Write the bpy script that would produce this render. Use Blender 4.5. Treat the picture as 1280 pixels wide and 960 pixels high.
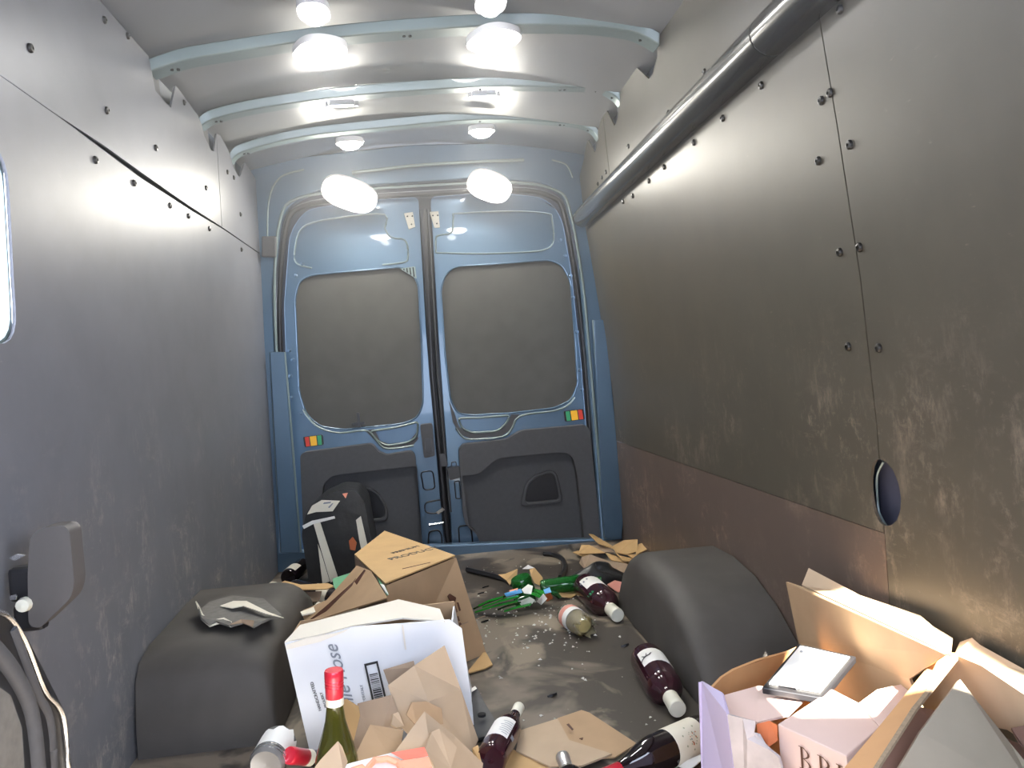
import bpy, bmesh, math, random
from mathutils import Vector, Matrix, Quaternion
random.seed(7)
S = bpy.context.scene
for o in list(bpy.data.objects): bpy.data.objects.remove(o)
COL = S.collection

# ------------------------------------------------------------------ camera
cam_d = bpy.data.cameras.new('camera'); cam = bpy.data.objects.new('camera', cam_d); COL.objects.link(cam)
cam_d.sensor_width = 36.0; cam_d.lens = 27.0; cam_d.clip_start = 0.02; cam_d.clip_end = 200
cam.matrix_world = Matrix([[0.991515,0.072812,-0.107688,0.0],[-0.108721,0.010354,-0.994018,0.0],[-0.071262,0.997292,0.018183,0.87],[0,0,0,1]])
S.camera = cam

# ------------------------------------------------------------------ world, sun, exposure
W = bpy.data.worlds.new('sky'); S.world = W; W.use_nodes = True
bg = W.node_tree.nodes['Background']
bg.inputs['Color'].default_value = (0.74, 0.82, 1.0, 1); bg.inputs['Strength'].default_value = 5.5
sun_d = bpy.data.lights.new('sun', 'SUN'); sun_d.energy = 44; sun_d.color = (1.0, 0.93, 0.82); sun_d.angle = 0.01
sun = bpy.data.objects.new('sun', sun_d); COL.objects.link(sun)
sun.rotation_euler = Vector((0.03, 1.0, -0.82)).to_track_quat('-Z', 'Y').to_euler()
sun.location = (1.0, -4, 6)
S.view_settings.view_transform = 'Standard'; S.view_settings.look = 'None'
S.view_settings.exposure = 0.95; S.view_settings.gamma = 1.0; S.view_settings.use_curve_mapping = False
LAMP_POWER = 75.0
HAZE = 0.075

# ------------------------------------------------------------------ materials
def new_mat(name):
    m = bpy.data.materials.new(name); m.use_nodes = True
    return m, m.node_tree.nodes, m.node_tree.links, m.node_tree.nodes['Principled BSDF']
def simple(name, col, rough=0.5, metal=0.0, trans=0.0, ior=1.5, coat=0.0, spec=0.5, var=0.0, scale=20.0, bump=0.0, alpha=1.0):
    m, n, l, b = new_mat(name)
    b.inputs['Base Color'].default_value = (*col, 1); b.inputs['Roughness'].default_value = rough
    b.inputs['Metallic'].default_value = metal; b.inputs['Transmission Weight'].default_value = trans
    b.inputs['IOR'].default_value = ior; b.inputs['Coat Weight'].default_value = coat
    b.inputs['Specular IOR Level'].default_value = spec; b.inputs['Alpha'].default_value = alpha
    if var or bump:
        tc = n.new('ShaderNodeTexCoord'); ns = n.new('ShaderNodeTexNoise'); ns.inputs['Scale'].default_value = scale
        ns.inputs['Detail'].default_value = 5; l.new(tc.outputs['Object'], ns.inputs['Vector'])
        if var:
            mx = n.new('ShaderNodeMix'); mx.data_type = 'RGBA'
            mx.inputs[6].default_value = (*[c * (1 - var) for c in col], 1)
            mx.inputs[7].default_value = (*[min(1, c * (1 + var)) for c in col], 1)
            l.new(ns.outputs['Fac'], mx.inputs[0]); l.new(mx.outputs[2], b.inputs['Base Color'])
        if bump:
            bp = n.new('ShaderNodeBump'); bp.inputs['Strength'].default_value = bump; bp.inputs['Distance'].default_value = 0.004
            l.new(ns.outputs['Fac'], bp.inputs['Height']); l.new(bp.outputs['Normal'], b.inputs['Normal'])
    return m
def emit(name, col, strength):
    m, n, l, b = new_mat(name)
    b.inputs['Base Color'].default_value = (0.8, 0.8, 0.8, 1)
    b.inputs['Emission Color'].default_value = (*col, 1); b.inputs['Emission Strength'].default_value = strength
    return m
def scuffed(name, col, scuff, zmid, amount, rough=0.42, dark=0.8):
    """hardboard / rubber with worn streaks and blotches that sit on the surface; more of them low down where cargo rubs"""
    m, n, l, b = new_mat(name)
    tc = n.new('ShaderNodeTexCoord')
    def noise(scale, stretch, detail=6, rough_=0.6, off=0.0):
        mp = n.new('ShaderNodeMapping'); mp.inputs['Scale'].default_value = stretch; mp.inputs['Location'].default_value = (off, off, off)
        ns = n.new('ShaderNodeTexNoise'); ns.inputs['Scale'].default_value = scale; ns.inputs['Detail'].default_value = detail
        ns.inputs['Roughness'].default_value = rough_
        l.new(tc.outputs['Object'], mp.inputs['Vector']); l.new(mp.outputs['Vector'], ns.inputs['Vector']); return ns.outputs['Fac']
    def ramp(src, a, c):
        r = n.new('ShaderNodeMapRange'); r.inputs['From Min'].default_value = a; r.inputs['From Max'].default_value = c
        l.new(src, r.inputs['Value']); return r.outputs['Result']
    def math_(op, a, c):
        k = n.new('ShaderNodeMath'); k.operation = op
        for i, s in enumerate((a, c)):
            if isinstance(s, (int, float)): k.inputs[i].default_value = s
            else: l.new(s, k.inputs[i])
        return k.outputs[0]
    sep = n.new('ShaderNodeSeparateXYZ'); l.new(tc.outputs['Object'], sep.inputs[0])
    band = math_('MULTIPLY', ramp(sep.outputs['Z'], zmid + 0.42, zmid - 0.25), 1.0)
    patches = ramp(noise(4.0, (1, 1, 1)), 0.45, 0.66)
    streak = ramp(noise(14.0, (1, 1.1, 0.42), 10, 0.78, 3.1), 0.53, 0.67)
    streak2 = ramp(noise(30.0, (1, 1.0, 0.8), 9, 0.75, 9.3), 0.54, 0.66)
    diag = ramp(noise(11.0, (0.5, 0.6, 1.7), 10, 0.78, 5.7), 0.54, 0.66)
    msk = math_('MAXIMUM', streak, math_('MAXIMUM', math_('MULTIPLY', streak2, 0.8), math_('MULTIPLY', diag, 0.7)))
    msk = math_('MULTIPLY', math_('MULTIPLY', msk, band), patches)
    fine = ramp(noise(60.0, (1, 0.5, 1.4), 4, 0.7, 1.3), 0.67, 0.75)
    msk = math_('ADD', math_('MULTIPLY', msk, amount), math_('MULTIPLY', fine, 0.16))
    base = n.new('ShaderNodeMix'); base.data_type = 'RGBA'
    base.inputs[6].default_value = (*[c * dark for c in col], 1); base.inputs[7].default_value = (*[c * 1.2 for c in col], 1)
    l.new(noise(7.0, (1, 1, 1), 6, 0.6, 2.0), base.inputs[0])
    mx = n.new('ShaderNodeMix'); mx.data_type = 'RGBA'; mx.inputs[7].default_value = (*scuff, 1)
    l.new(msk, mx.inputs[0]); l.new(base.outputs[2], mx.inputs[6]); l.new(mx.outputs[2], b.inputs['Base Color'])
    b.inputs['Roughness'].default_value = rough; b.inputs['Specular IOR Level'].default_value = 0.35
    return m

M = {}
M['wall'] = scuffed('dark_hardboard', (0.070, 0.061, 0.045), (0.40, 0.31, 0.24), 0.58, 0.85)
M['kick'] = scuffed('kick_board_bounce_tint', (0.105, 0.077, 0.061), (0.40, 0.28, 0.21), 0.55, 0.9)  # red-brown of light bounced off the cardboard is put into the colour
M['wall_l'] = scuffed('hardboard_glare_tint', (0.130, 0.132, 0.146), (0.45, 0.40, 0.34), 0.48, 1.0)  # left wall copy of the hardboard, paler with lens glare in its colour
M['rubber'] = simple('black_rubber', (0.064, 0.058, 0.052), 0.6, spec=0.35, var=0.5, scale=6, bump=0.12)
M['steel'] = simple('painted_blue_steel', (0.088, 0.148, 0.215), 0.32, 0.35, coat=0.35, var=0.12, scale=5)
M['steel_grey'] = simple('painted_blue_grey_bow', (0.185, 0.235, 0.225), 0.34, 0.25, coat=0.3)
M['roof'] = simple('dark_roof_panel', (0.26, 0.26, 0.255), 0.34, 0.15, coat=0.25, var=0.15, scale=4)
M['back_steel'] = simple('body_side_steel', (0.035, 0.055, 0.09), 0.4, 0.3)
M['trim'] = simple('charcoal_trim', (0.080, 0.080, 0.084), 0.6, spec=0.3, var=0.12, scale=60, bump=0.08)
M['board'] = simple('dark_window_board', (0.092, 0.090, 0.083), 0.65, spec=0.3, var=0.15, scale=12)
M['black'] = simple('black_plastic', (0.014, 0.014, 0.016), 0.35)
M['conduit'] = simple('black_conduit', (0.035, 0.034, 0.030), 0.24, 0.3, coat=0.4)
M['screw'] = simple('screw_metal', (0.030, 0.028, 0.025), 0.35, 0.4)
M['chrome'] = simple('bare_metal', (0.65, 0.66, 0.68), 0.22, 0.95)
M['plate'] = simple('hinge_plate', (0.42, 0.39, 0.32), 0.4, 0.4)
M['hole'] = simple('hole_dark', (0.006, 0.006, 0.007), 0.8)
M['amber'] = simple('amber_plastic', (0.95, 0.50, 0.03), 0.3)
M['red'] = simple('red_plastic', (0.62, 0.05, 0.03), 0.3)
M['greenp'] = simple('green_plastic', (0.04, 0.35, 0.15), 0.3)
M['lens'] = emit('lamp_lens', (1.0, 0.955, 0.85), LAMP_POWER)
M['lens_dim'] = emit('lamp_lens_low', (1.0, 0.985, 0.95), LAMP_POWER * 0.3)
M['lens_small'] = emit('lamp_lens_dim', (1.0, 0.985, 0.95), LAMP_POWER * 0.8)
M['lamp_body'] = simple('lamp_housing', (0.7, 0.7, 0.7), 0.4)
M['card'] = simple('kraft_cardboard', (0.40, 0.265, 0.150), 0.75, var=0.16, scale=14, bump=0.06)
M['card_y'] = simple('kraft_cardboard_yellow', (0.50, 0.32, 0.14), 0.75, var=0.16, scale=14, bump=0.06)
M['card_p'] = simple('kraft_cardboard_pale', (0.44, 0.325, 0.215), 0.75, var=0.12, scale=14, bump=0.05)
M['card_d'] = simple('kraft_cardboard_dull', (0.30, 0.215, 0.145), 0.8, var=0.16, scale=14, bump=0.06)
M['card_g'] = simple('greyboard', (0.30, 0.255, 0.19), 0.8, var=0.12, scale=18, bump=0.05)
M['card_edge'] = simple('corrugated_edge', (0.26, 0.19, 0.12), 0.9, var=0.4, scale=160)
M['card_or'] = simple('kraft_cardboard_orange', (0.52, 0.28, 0.12), 0.75, var=0.12, scale=14)
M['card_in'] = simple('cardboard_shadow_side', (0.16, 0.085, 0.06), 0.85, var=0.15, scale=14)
M['white_card'] = simple('white_carton', (0.72, 0.73, 0.75), 0.5, var=0.05, scale=8, bump=0.05)
M['cream_card'] = simple('cream_carton', (0.72, 0.67, 0.58), 0.55, var=0.06, scale=8)
M['sky_tint_card'] = simple('sky_tinted_carton', (0.50, 0.44, 0.62), 0.55, var=0.05, scale=8)  # bluish sky light put into the colour as lavender
M['pink_card'] = simple('pinkish_carton', (0.66, 0.49, 0.43), 0.6, var=0.06, scale=8)
M['torn_card'] = simple('torn_grey_carton', (0.42, 0.37, 0.36), 0.8, var=0.35, scale=22, bump=0.2)
M['paper'] = simple('white_paper', (0.78, 0.77, 0.73), 0.6)
M['paper_cr'] = simple('cream_paper', (0.74, 0.70, 0.58), 0.6, var=0.05, scale=20)
M['ink'] = simple('black_ink', (0.02, 0.02, 0.022), 0.6)
M['ink_grey'] = simple('grey_ink', (0.22, 0.24, 0.28), 0.6)
M['ink_brown'] = simple('brown_ink', (0.09, 0.035, 0.02), 0.6)
M['ink_blue'] = simple('blue_print', (0.10, 0.36, 0.70), 0.5)
M['coral'] = simple('coral_print', (0.90, 0.20, 0.13), 0.5)
M['orange'] = simple('orange_print', (0.90, 0.36, 0.22), 0.5)
M['rust'] = simple('rust_print', (0.50, 0.13, 0.04), 0.5)
M['pink'] = simple('pink_print', (0.65, 0.28, 0.22), 0.5)
M['sage'] = simple('sage_print', (0.34, 0.36, 0.24), 0.6)
M['glass_dark'] = simple('dark_wine_glass', (0.010, 0.006, 0.008), 0.06, coat=0.3, spec=0.6)
M['glass_red'] = simple('red_wine_glass', (0.030, 0.006, 0.012), 0.06, coat=0.3, spec=0.6)
M['glass_olive'] = simple('olive_glass', (0.10, 0.10, 0.015), 0.06, trans=0.55, spec=0.6)
M['glass_green'] = simple('green_glass', (0.05, 0.50, 0.07), 0.05, trans=0.45, spec=0.7)
M['glass_green_d'] = simple('deep_green_glass', (0.008, 0.07, 0.015), 0.05, trans=0.2, spec=0.7)
M['glass_bottle_green'] = simple('bottle_green_glass', (0.008, 0.14, 0.018), 0.04, trans=0.35, spec=0.7)
M['glass_grey'] = simple('grey_glass', (0.16, 0.155, 0.15), 0.15)
M['dull_steel'] = simple('dull_violet_steel', (0.085, 0.085, 0.115), 0.45, 0.2)
M['crumb'] = simple('glass_crumb', (0.62, 0.62, 0.56), 0.2)
M['clear'] = simple('clear_glass', (0.80, 0.78, 0.66), 0.05, trans=0.8, spec=0.6)
M['pane'] = simple('window_glass', (1, 1, 1), 0.0, trans=1.0, ior=1.01)
M['cap_red'] = simple('red_capsule', (0.62, 0.02, 0.045), 0.28, 0.25, coat=0.4)
M['cap_white'] = simple('cream_capsule', (0.72, 0.70, 0.58), 0.4)
M['cap_silver'] = simple('silver_capsule', (0.62, 0.61, 0.60), 0.3, 0.8)
M['bag'] = simple('black_film', (0.020, 0.021, 0.022), 0.3, var=0.4, scale=30, bump=0.4)
M['grey_pad'] = simple('grey_moulded_plastic', (0.085, 0.078, 0.075), 0.6, var=0.06, scale=80, bump=0.05)
M['green_paper'] = simple('green_paper', (0.13, 0.36, 0.20), 0.7, var=0.2, scale=20)
M['felt'] = simple('grey_felt', (0.15, 0.143, 0.128), 0.95, var=0.3, scale=50, bump=0.3)

def floor_mat():
    m, n, l, b = new_mat('worn_dusty_floor')
    tc = n.new('ShaderNodeTexCoord')
    def noise(s, d, off, st=(1, 1, 1)):
        mp = n.new('ShaderNodeMapping'); mp.inputs['Location'].default_value = (off, off, 0); mp.inputs['Scale'].default_value = st
        ns = n.new('ShaderNodeTexNoise'); ns.inputs['Scale'].default_value = s; ns.inputs['Detail'].default_value = d; ns.inputs['Distortion'].default_value = 0.6
        l.new(tc.outputs['Object'], mp.inputs[0]); l.new(mp.outputs[0], ns.inputs['Vector']); return ns.outputs['Fac']
    def ramp(s, a, c):
        r = n.new('ShaderNodeMapRange'); r.inputs[1].default_value = a; r.inputs[2].default_value = c; l.new(s, r.inputs[0]); return r.outputs[0]
    prev = None
    col = (0.048, 0.039, 0.031)
    for fac, c in ((ramp(noise(3.2, 4, 0.0), 0.50, 0.57), (0.19, 0.155, 0.12)), (ramp(noise(5.5, 6, 4.0, (1, 0.6, 1)), 0.56, 0.62), (0.26, 0.215, 0.16)),
                   (ramp(noise(9.0, 6, 8.0), 0.62, 0.70), (0.030, 0.026, 0.024)), (ramp(noise(55, 3, 2.0), 0.70, 0.78), (0.30, 0.27, 0.22))):
        mx = n.new('ShaderNodeMix'); mx.data_type = 'RGBA'; mx.inputs[7].default_value = (*c, 1)
        if prev is None: mx.inputs[6].default_value = (*col, 1)
        else: l.new(prev, mx.inputs[6])
        k = n.new('ShaderNodeMath'); k.operation = 'MULTIPLY'; k.inputs[1].default_value = 0.85; l.new(fac, k.inputs[0])
        l.new(k.outputs[0], mx.inputs[0]); prev = mx.outputs[2]
    l.new(prev, b.inputs['Base Color']); b.inputs['Roughness'].default_value = 0.5
    return m
M['floor'] = floor_mat()

# ------------------------------------------------------------------ mesh helpers
class MB:
    def __init__(s): s.v = []; s.f = []; s.mi = []; s.k = 0
    def add(s, verts, faces, k=None):
        b = len(s.v); s.v += [tuple(p) for p in verts]; s.f += [tuple(b + i for i in f) for f in faces]; s.mi += [s.k if k is None else k] * len(faces); return s
    def box(s, lo, hi, mw=None):
        c = [Vector((x, y, z)) for x in (lo[0], hi[0]) for y in (lo[1], hi[1]) for z in (lo[2], hi[2])]
        if mw: c = [mw @ p for p in c]
        return s.add(c, [(0, 1, 3, 2), (4, 6, 7, 5), (0, 4, 5, 1), (2, 3, 7, 6), (0, 2, 6, 4), (1, 5, 7, 3)])
    def hexa(s, a, b):   # two quads, front and back
        return s.add(list(a) + list(b), [(0, 1, 2, 3), (7, 6, 5, 4), (0, 4, 5, 1), (1, 5, 6, 2), (2, 6, 7, 3), (3, 7, 4, 0)])
    def tube(s, path, r, n=8, half=False):
        path = [Vector(p) for p in path]; rr = r if isinstance(r, (list, tuple)) else [r] * len(path)
        rings = []; up = Vector((0.013, 0.021, 1)).normalized()
        for i, p in enumerate(path):
            t = (path[min(i + 1, len(path) - 1)] - path[max(i - 1, 0)]).normalized()
            u = t.cross(up)
            if u.length < 1e-3: u = t.cross(Vector((1, 0, 0)))
            u.normalize(); w = u.cross(t)
            rings.append([p + (u * math.cos(2 * math.pi * k / n) + w * math.sin(2 * math.pi * k / n)) * rr[i] for k in range(n)])
        v = [q for R_ in rings for q in R_]; f = []
        for i in range(len(path) - 1):
            for k in range(n):
                f.append((i * n + k, i * n + (k + 1) % n, (i + 1) * n + (k + 1) % n, (i + 1) * n + k))
        f.append(tuple(range(n - 1, -1, -1))); f.append(tuple((len(path) - 1) * n + k for k in range(n)))
        return s.add(v, f)
    def lathe(s, prof, n=20, mw=None, a0=0.0, a1=2 * math.pi):
        full = abs(a1 - a0 - 2 * math.pi) < 1e-4; cols = n if full else n + 1; v = []; f = []
        for r, z in prof:
            for k in range(cols):
                a = a0 + (a1 - a0) * k / n; p = Vector((r * math.cos(a), r * math.sin(a), z)); v.append(mw @ p if mw else p)
        for i in range(len(prof) - 1):
            for k in range(n):
                k2 = (k + 1) % cols
                f.append((i * cols + k, i * cols + k2, (i + 1) * cols + k2, (i + 1) * cols + k))
        return s.add(v, f)
    def build(s, name, mats, parent=None, smooth=None, bevel=0.0, seg=2, recalc=True):
        me = bpy.data.meshes.new(name); me.from_pydata([tuple(p) for p in s.v], [], s.f)
        if not isinstance(mats, (list, tuple)): mats = [mats]
        for m in mats: me.materials.append(m)
        for p, k in zip(me.polygons, s.mi): p.material_index = k
        bm = bmesh.new(); bm.from_mesh(me)
        if recalc: bmesh.ops.recalc_face_normals(bm, faces=bm.faces)
        bm.to_mesh(me); bm.free()
        if smooth:
            for p in me.polygons: p.use_smooth = True
            me.set_sharp_from_angle(angle=math.radians(smooth))
        o = bpy.data.objects.new(name, me); COL.objects.link(o)
        if parent: o.parent = parent
        if bevel:
            b = o.modifiers.new('bevel', 'BEVEL'); b.width = bevel; b.segments = seg; b.limit_method = 'ANGLE'; b.angle_limit = math.radians(35)
        return o

def tag(o, label=None, cat=None, group=None, kind=None):
    if label: o['label'] = label
    if cat: o['category'] = cat
    if group: o['group'] = group
    if kind: o['kind'] = kind
    return o
def empty(name, loc=(0, 0, 0)):
    o = bpy.data.objects.new(name, None); COL.objects.link(o); o.empty_display_size = 0.05
    return o
def shell(verts, faces=None, t=0.004):
    """sheet of board with thickness; faces index verts (default one polygon)"""
    if faces is None: faces = [tuple(range(len(verts)))]
    bm = bmesh.new(); vs = [bm.verts.new(p) for p in verts]
    for f in faces: bm.faces.new([vs[i] for i in f])
    bmesh.ops.triangulate(bm, faces=[f for f in bm.faces if len(f.verts) > 4])
    bmesh.ops.recalc_face_normals(bm, faces=bm.faces)
    bmesh.ops.solidify(bm, geom=bm.faces[:], thickness=t)
    bm.verts.index_update(); mb = MB()
    mb.add([v.co.copy() for v in bm.verts], [tuple(v.index for v in f.verts) for f in bm.faces]); bm.free()
    return mb
def rounded(pts, r, n=5):
    out = []; N_ = len(pts); rr = r if isinstance(r, (list, tuple)) else [r] * N_
    for i in range(N_):
        p = Vector(pts[i]); a = (Vector(pts[i - 1]) - p); b = (Vector(pts[(i + 1) % N_]) - p)
        d = min(rr[i], a.length * 0.49, b.length * 0.49)
        if d < 1e-5: out.append(tuple(p)); continue
        s, e = p + a.normalized() * d, p + b.normalized() * d
        for k in range(n + 1):
            t = k / n; out.append(tuple(s * (1 - t) ** 2 + p * 2 * t * (1 - t) + e * t * t))
    return out
def plate2d(outer, holes, fn, depth_fn, cuts=()):
    """filled 2D outline with holes -> mapped by fn(a,b)->front point and depth_fn(a,b)->back point"""
    bm = bmesh.new(); edges = []
    for loop in [outer] + list(holes):
        vs = [bm.verts.new((p[0], p[1], 0)) for p in loop]
        for i in range(len(vs)): edges.append(bm.edges.new((vs[i], vs[(i + 1) % len(vs)])))
    bmesh.ops.triangle_fill(bm, edges=edges, use_beauty=True, use_dissolve=False)
    for axis, val in cuts:
        pn = Vector((1, 0, 0)) if axis == 0 else Vector((0, 1, 0))
        bmesh.ops.bisect_plane(bm, geom=bm.verts[:] + bm.edges[:] + bm.faces[:], plane_co=pn * val, plane_no=pn)
    bm.verts.index_update(); n = len(bm.verts)
    fr = [Vector(fn(v.co.x, v.co.y)) for v in bm.verts]; bk = [Vector(depth_fn(v.co.x, v.co.y)) for v in bm.verts]
    faces = [tuple(v.index for v in f.verts) for f in bm.faces]
    fs = list(faces) + [tuple(n + i for i in reversed(f)) for f in faces]
    for e in bm.edges:
        if len(e.link_faces) == 1: a, b = e.verts[0].index, e.verts[1].index; fs.append((a, b, n + b, n + a))
    bm.free(); mb = MB(); mb.add(fr + bk, fs); return mb
def slab(outer, holes, y0, y1):
    return plate2d(outer, holes, lambda a, b: (a, y0, b), lambda a, b: (a, y1, b))
def basis(p, right, up):
    x = Vector(right).normalized(); y = Vector(up); y = (y - x * y.dot(x)).normalized(); z = x.cross(y)
    m = Matrix((x, y, z)).transposed().to_4x4(); m.translation = Vector(p); return m
def text(body, size, p, right, up, mat, name, parent, shear=0.0, ext=0.0008, spacing=1.0, align='LEFT'):
    cu = bpy.data.curves.new(name, 'FONT'); cu.body = body; cu.size = size; cu.shear = shear; cu.extrude = ext; cu.space_character = spacing
    cu.align_x = align; cu.resolution_u = 3
    tmp = bpy.data.objects.new(name, cu); COL.objects.link(tmp)
    dg = bpy.context.evaluated_depsgraph_get(); me = bpy.data.meshes.new_from_object(tmp.evaluated_get(dg))
    bpy.data.objects.remove(tmp); me.materials.clear(); me.materials.append(mat)
    me.transform(basis(p, right, up))
    o = bpy.data.objects.new(name, me); COL.objects.link(o); o.parent = parent; return o
def axis_matrix(base, tip, roll=0.0):
    d = (Vector(tip) - Vector(base)).normalized(); q = d.to_track_quat('Z', 'Y')
    m = q.to_matrix().to_4x4() @ Matrix.Rotation(roll, 4, 'Z'); m.translation = Vector(base); return m
def bulge(p, seg=4):    # smooth polyline (Catmull-Rom)
    p = [Vector(q) for q in p]; out = []
    for i in range(len(p) - 1):
        a, b, c, d = p[max(i - 1, 0)], p[i], p[i + 1], p[min(i + 2, len(p) - 1)]
        for k in range(seg):
            t = k / seg; out.append(0.5 * ((2 * b) + (c - a) * t + (2 * a - 5 * b + 4 * c - d) * t * t + (3 * b - a - 3 * c + d) * t ** 3))
    out.append(p[-1]); return out

# ------------------------------------------------------------------ van body shell
def interp(tab, z):
    for (a, x0), (b, x1) in zip(tab, tab[1:]):
        if z <= b: t = max(0, (z - a) / (b - a)); return x0 + (x1 - x0) * t
    return tab[-1][1]
RT = [(0.0, 0.890), (0.7, 0.885), (1.0, 0.870), (1.3, 0.842), (1.55, 0.815), (2.0, 0.795)]
LT = [(0.0, -0.765), (0.7, -0.752), (1.1, -0.747), (1.4, -0.738), (2.0, -0.728)]
xr = lambda z: interp(RT, z)
xl = lambda z: interp(LT, z)
CUTS = [(1, z) for z in (0.7, 1.0, 1.1, 1.3, 1.4, 1.55)]
def wall_panel(side, outer, holes=(), off=0.0, t=0.006):
    s = 1 if side == 'r' else -1; x = xr if side == 'r' else xl
    return plate2d(outer, holes, lambda a, b: (x(b) + s * off, a, b), lambda a, b: (x(b) + s * (off + t), a, b), CUTS)

# floor
fl = MB(); fl.box((-0.80, -0.3, -0.04), (0.93, 3.80, 0.0))
floor = tag(fl.build('floor', M['floor']), kind='structure')

# right wall: steel side behind, hardboard panels in front
FILL_OPEN = [(-0.04, 0.76), (0.92, 0.76), (0.92, 1.535), (-0.04, 1.535)]  # unseen opening added so sky light fills the left wall
wr = tag(wall_panel('r', [(-0.3, -0.0), (3.74, -0.0), (3.74, 1.97), (-0.3, 1.97)], [FILL_OPEN], 0.045, 0.01).build('wall_right', M['back_steel']), kind='structure')
SEAM = 1.452
def ell(cy, cz, ry, rz, a0, a1, n=8): return [(cy + ry * math.cos(a0 + (a1 - a0) * k / n), cz + rz * math.sin(a0 + (a1 - a0) * k / n)) for k in range(n + 1)]
cutz0, cutz1 = 0.505, 0.640
cz = (cutz0 + cutz1) / 2; rz = (cutz1 - cutz0) / 2
near = [(-0.3, 0.0), (SEAM - 0.004, 0.0), (SEAM - 0.004, cutz0)] + ell(SEAM - 0.004, cz, 0.062, rz, -math.pi / 2, -3 * math.pi / 2)[1:-1] + [(SEAM - 0.004, cutz1), (SEAM - 0.004, 1.556), (-0.3, 1.556)]
wall_panel('r', near, [FILL_OPEN]).build('panel', M['wall'], wr, 25)
far = [(SEAM, 0.49), (3.70, 0.49), (3.70, 1.556), (SEAM, 1.556), (SEAM, cutz1)] + ell(SEAM, cz, 0.036, rz, math.pi / 2, -math.pi / 2)[1:-1] + [(SEAM, cutz0)]
wall_panel('r', far).build('panel', M['wall'], wr, 25)
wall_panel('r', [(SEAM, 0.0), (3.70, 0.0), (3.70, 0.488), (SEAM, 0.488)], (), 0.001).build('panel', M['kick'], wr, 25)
topr = [(-0.3, 1.56), (3.14, 1.56), (3.14, 1.905)] + [(3.092, 1.911), (2.99, 1.806), (2.955, 1.806), (2.885, 1.838), (2.872, 1.90), (2.72, 1.945), (2.690, 1.938), (2.51, 1.806), (2.465, 1.806), (2.405, 1.838), (2.392, 1.905), (2.36, 1.94), (-0.3, 1.94)]
wall_panel('r', topr).build('panel', M['wall'], wr, 25)
wall_panel('r', [(3.146, 1.56), (3.70, 1.56), (3.70, 1.79), (3.575, 1.835), (3.50, 1.880), (3.447, 1.889), (3.355, 1.806), (3.325, 1.806), (3.266, 1.830), (3.250, 1.87), (3.146, 1.905)]).build('panel', M['wall'], wr, 25)
# blue steel seen in the cut-out, with its folded flange
lip = [(0.905,1.468,0.63),(0.905,1.491,0.603),(0.905,1.497,0.572),(0.905,1.496,0.531),(0.905,1.489,0.515),(0.905,1.466,0.495),(0.905,1.446,0.486)]
b = MB(); b.tube(bulge(lip), 0.0025, 6); b.build('flange', M['steel_grey'], wr, 60)
b = MB(); b.add([(0.925, 1.36, 0.49), (0.925, 1.52, 0.49), (0.925, 1.52, 0.66), (0.925, 1.36, 0.66)], [(0, 1, 2, 3)]); b.build('pocket_back', M['dull_steel'], wr)
def screw_mesh(r):
    b = MB(); b.lathe([(r, -0.001), (r, r * 0.25), (r * 0.8, r * 0.6), (r * 0.35, r * 0.72), (r * 0.30, r * 0.45), (0.0001, r * 0.45)], 12); return b
sm = screw_mesh(0.0095).build('screw', M['screw'], wr, 40); sme = sm.data
SR = [(1.46,1.541),(1.512,1.394),(1.548,1.391),(1.45,1.269),(1.573,1.271),(1.437,1.063),(1.51,1.065),(1.5,0.869),(1.393,0.862),(1.826,1.527),(2.075,1.529),(2.309,1.532),(2.609,1.537),(2.521,1.695),(3.021,1.533),(2.181,1.699),(2.795,1.536),(3.03,1.734),(3.422,1.734),(3.504,1.73),(3.591,1.722),(3.809,2.017),(3.172,1.544),(1.243,1.359)]
first = True
for (y, z) in SR[:-1]:
    x = xr(z)
    k = 0.865
    y2, z2 = y * x / k, 0.87 + (z - 0.87) * x / k     # same sight line, brought onto the leaning panel
    o = sm if first else sm.copy()
    if not first: COL.objects.link(o)
    first = False
    o.parent = wr; o.matrix_local = Matrix.Translation((xr(z2) , y2, z2)) @ Matrix.Rotation(-math.pi / 2, 4, 'Y') @ Matrix.Rotation(random.random() * 3, 4, 'Z')

# left wall
wl = tag(wall_panel('l', [(1.62, 0.0), (3.74, 0.0), (3.74, 1.95), (1.62, 1.95)], (), 0.045, 0.01).build('wall_left', M['back_steel']), kind='structure')
SZ = 1.480
WINY0, WINY1, WINZ0, WINZ1 = 0.45, 1.515, 0.98, 1.34
win_hole = rounded([(WINY0, WINZ0), (WINY1, WINZ0), (WINY1, WINZ1), (WINY0, WINZ1)], 0.07)
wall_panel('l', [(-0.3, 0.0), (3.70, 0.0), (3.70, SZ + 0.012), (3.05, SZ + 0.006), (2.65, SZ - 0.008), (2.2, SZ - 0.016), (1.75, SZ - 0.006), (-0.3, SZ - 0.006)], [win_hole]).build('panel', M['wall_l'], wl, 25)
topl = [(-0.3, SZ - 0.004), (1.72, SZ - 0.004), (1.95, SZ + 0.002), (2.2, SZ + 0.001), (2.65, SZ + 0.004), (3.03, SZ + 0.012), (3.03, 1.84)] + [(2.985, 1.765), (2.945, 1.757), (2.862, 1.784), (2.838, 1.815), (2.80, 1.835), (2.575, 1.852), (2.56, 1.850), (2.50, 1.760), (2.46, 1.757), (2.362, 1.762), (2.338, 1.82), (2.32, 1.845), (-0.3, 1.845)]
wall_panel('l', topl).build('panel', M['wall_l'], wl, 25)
wall_panel('l', [(3.036, SZ + 0.012), (3.70, SZ + 0.018), (3.70, 1.845), (3.51, 1.865), (3.49, 1.860), (3.385, 1.772), (3.35, 1.770), (3.275, 1.782), (3.25, 1.81), (3.20, 1.835), (3.09, 1.858), (3.036, 1.846)]).build('panel', M['wall_l'], wl, 25)
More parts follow.
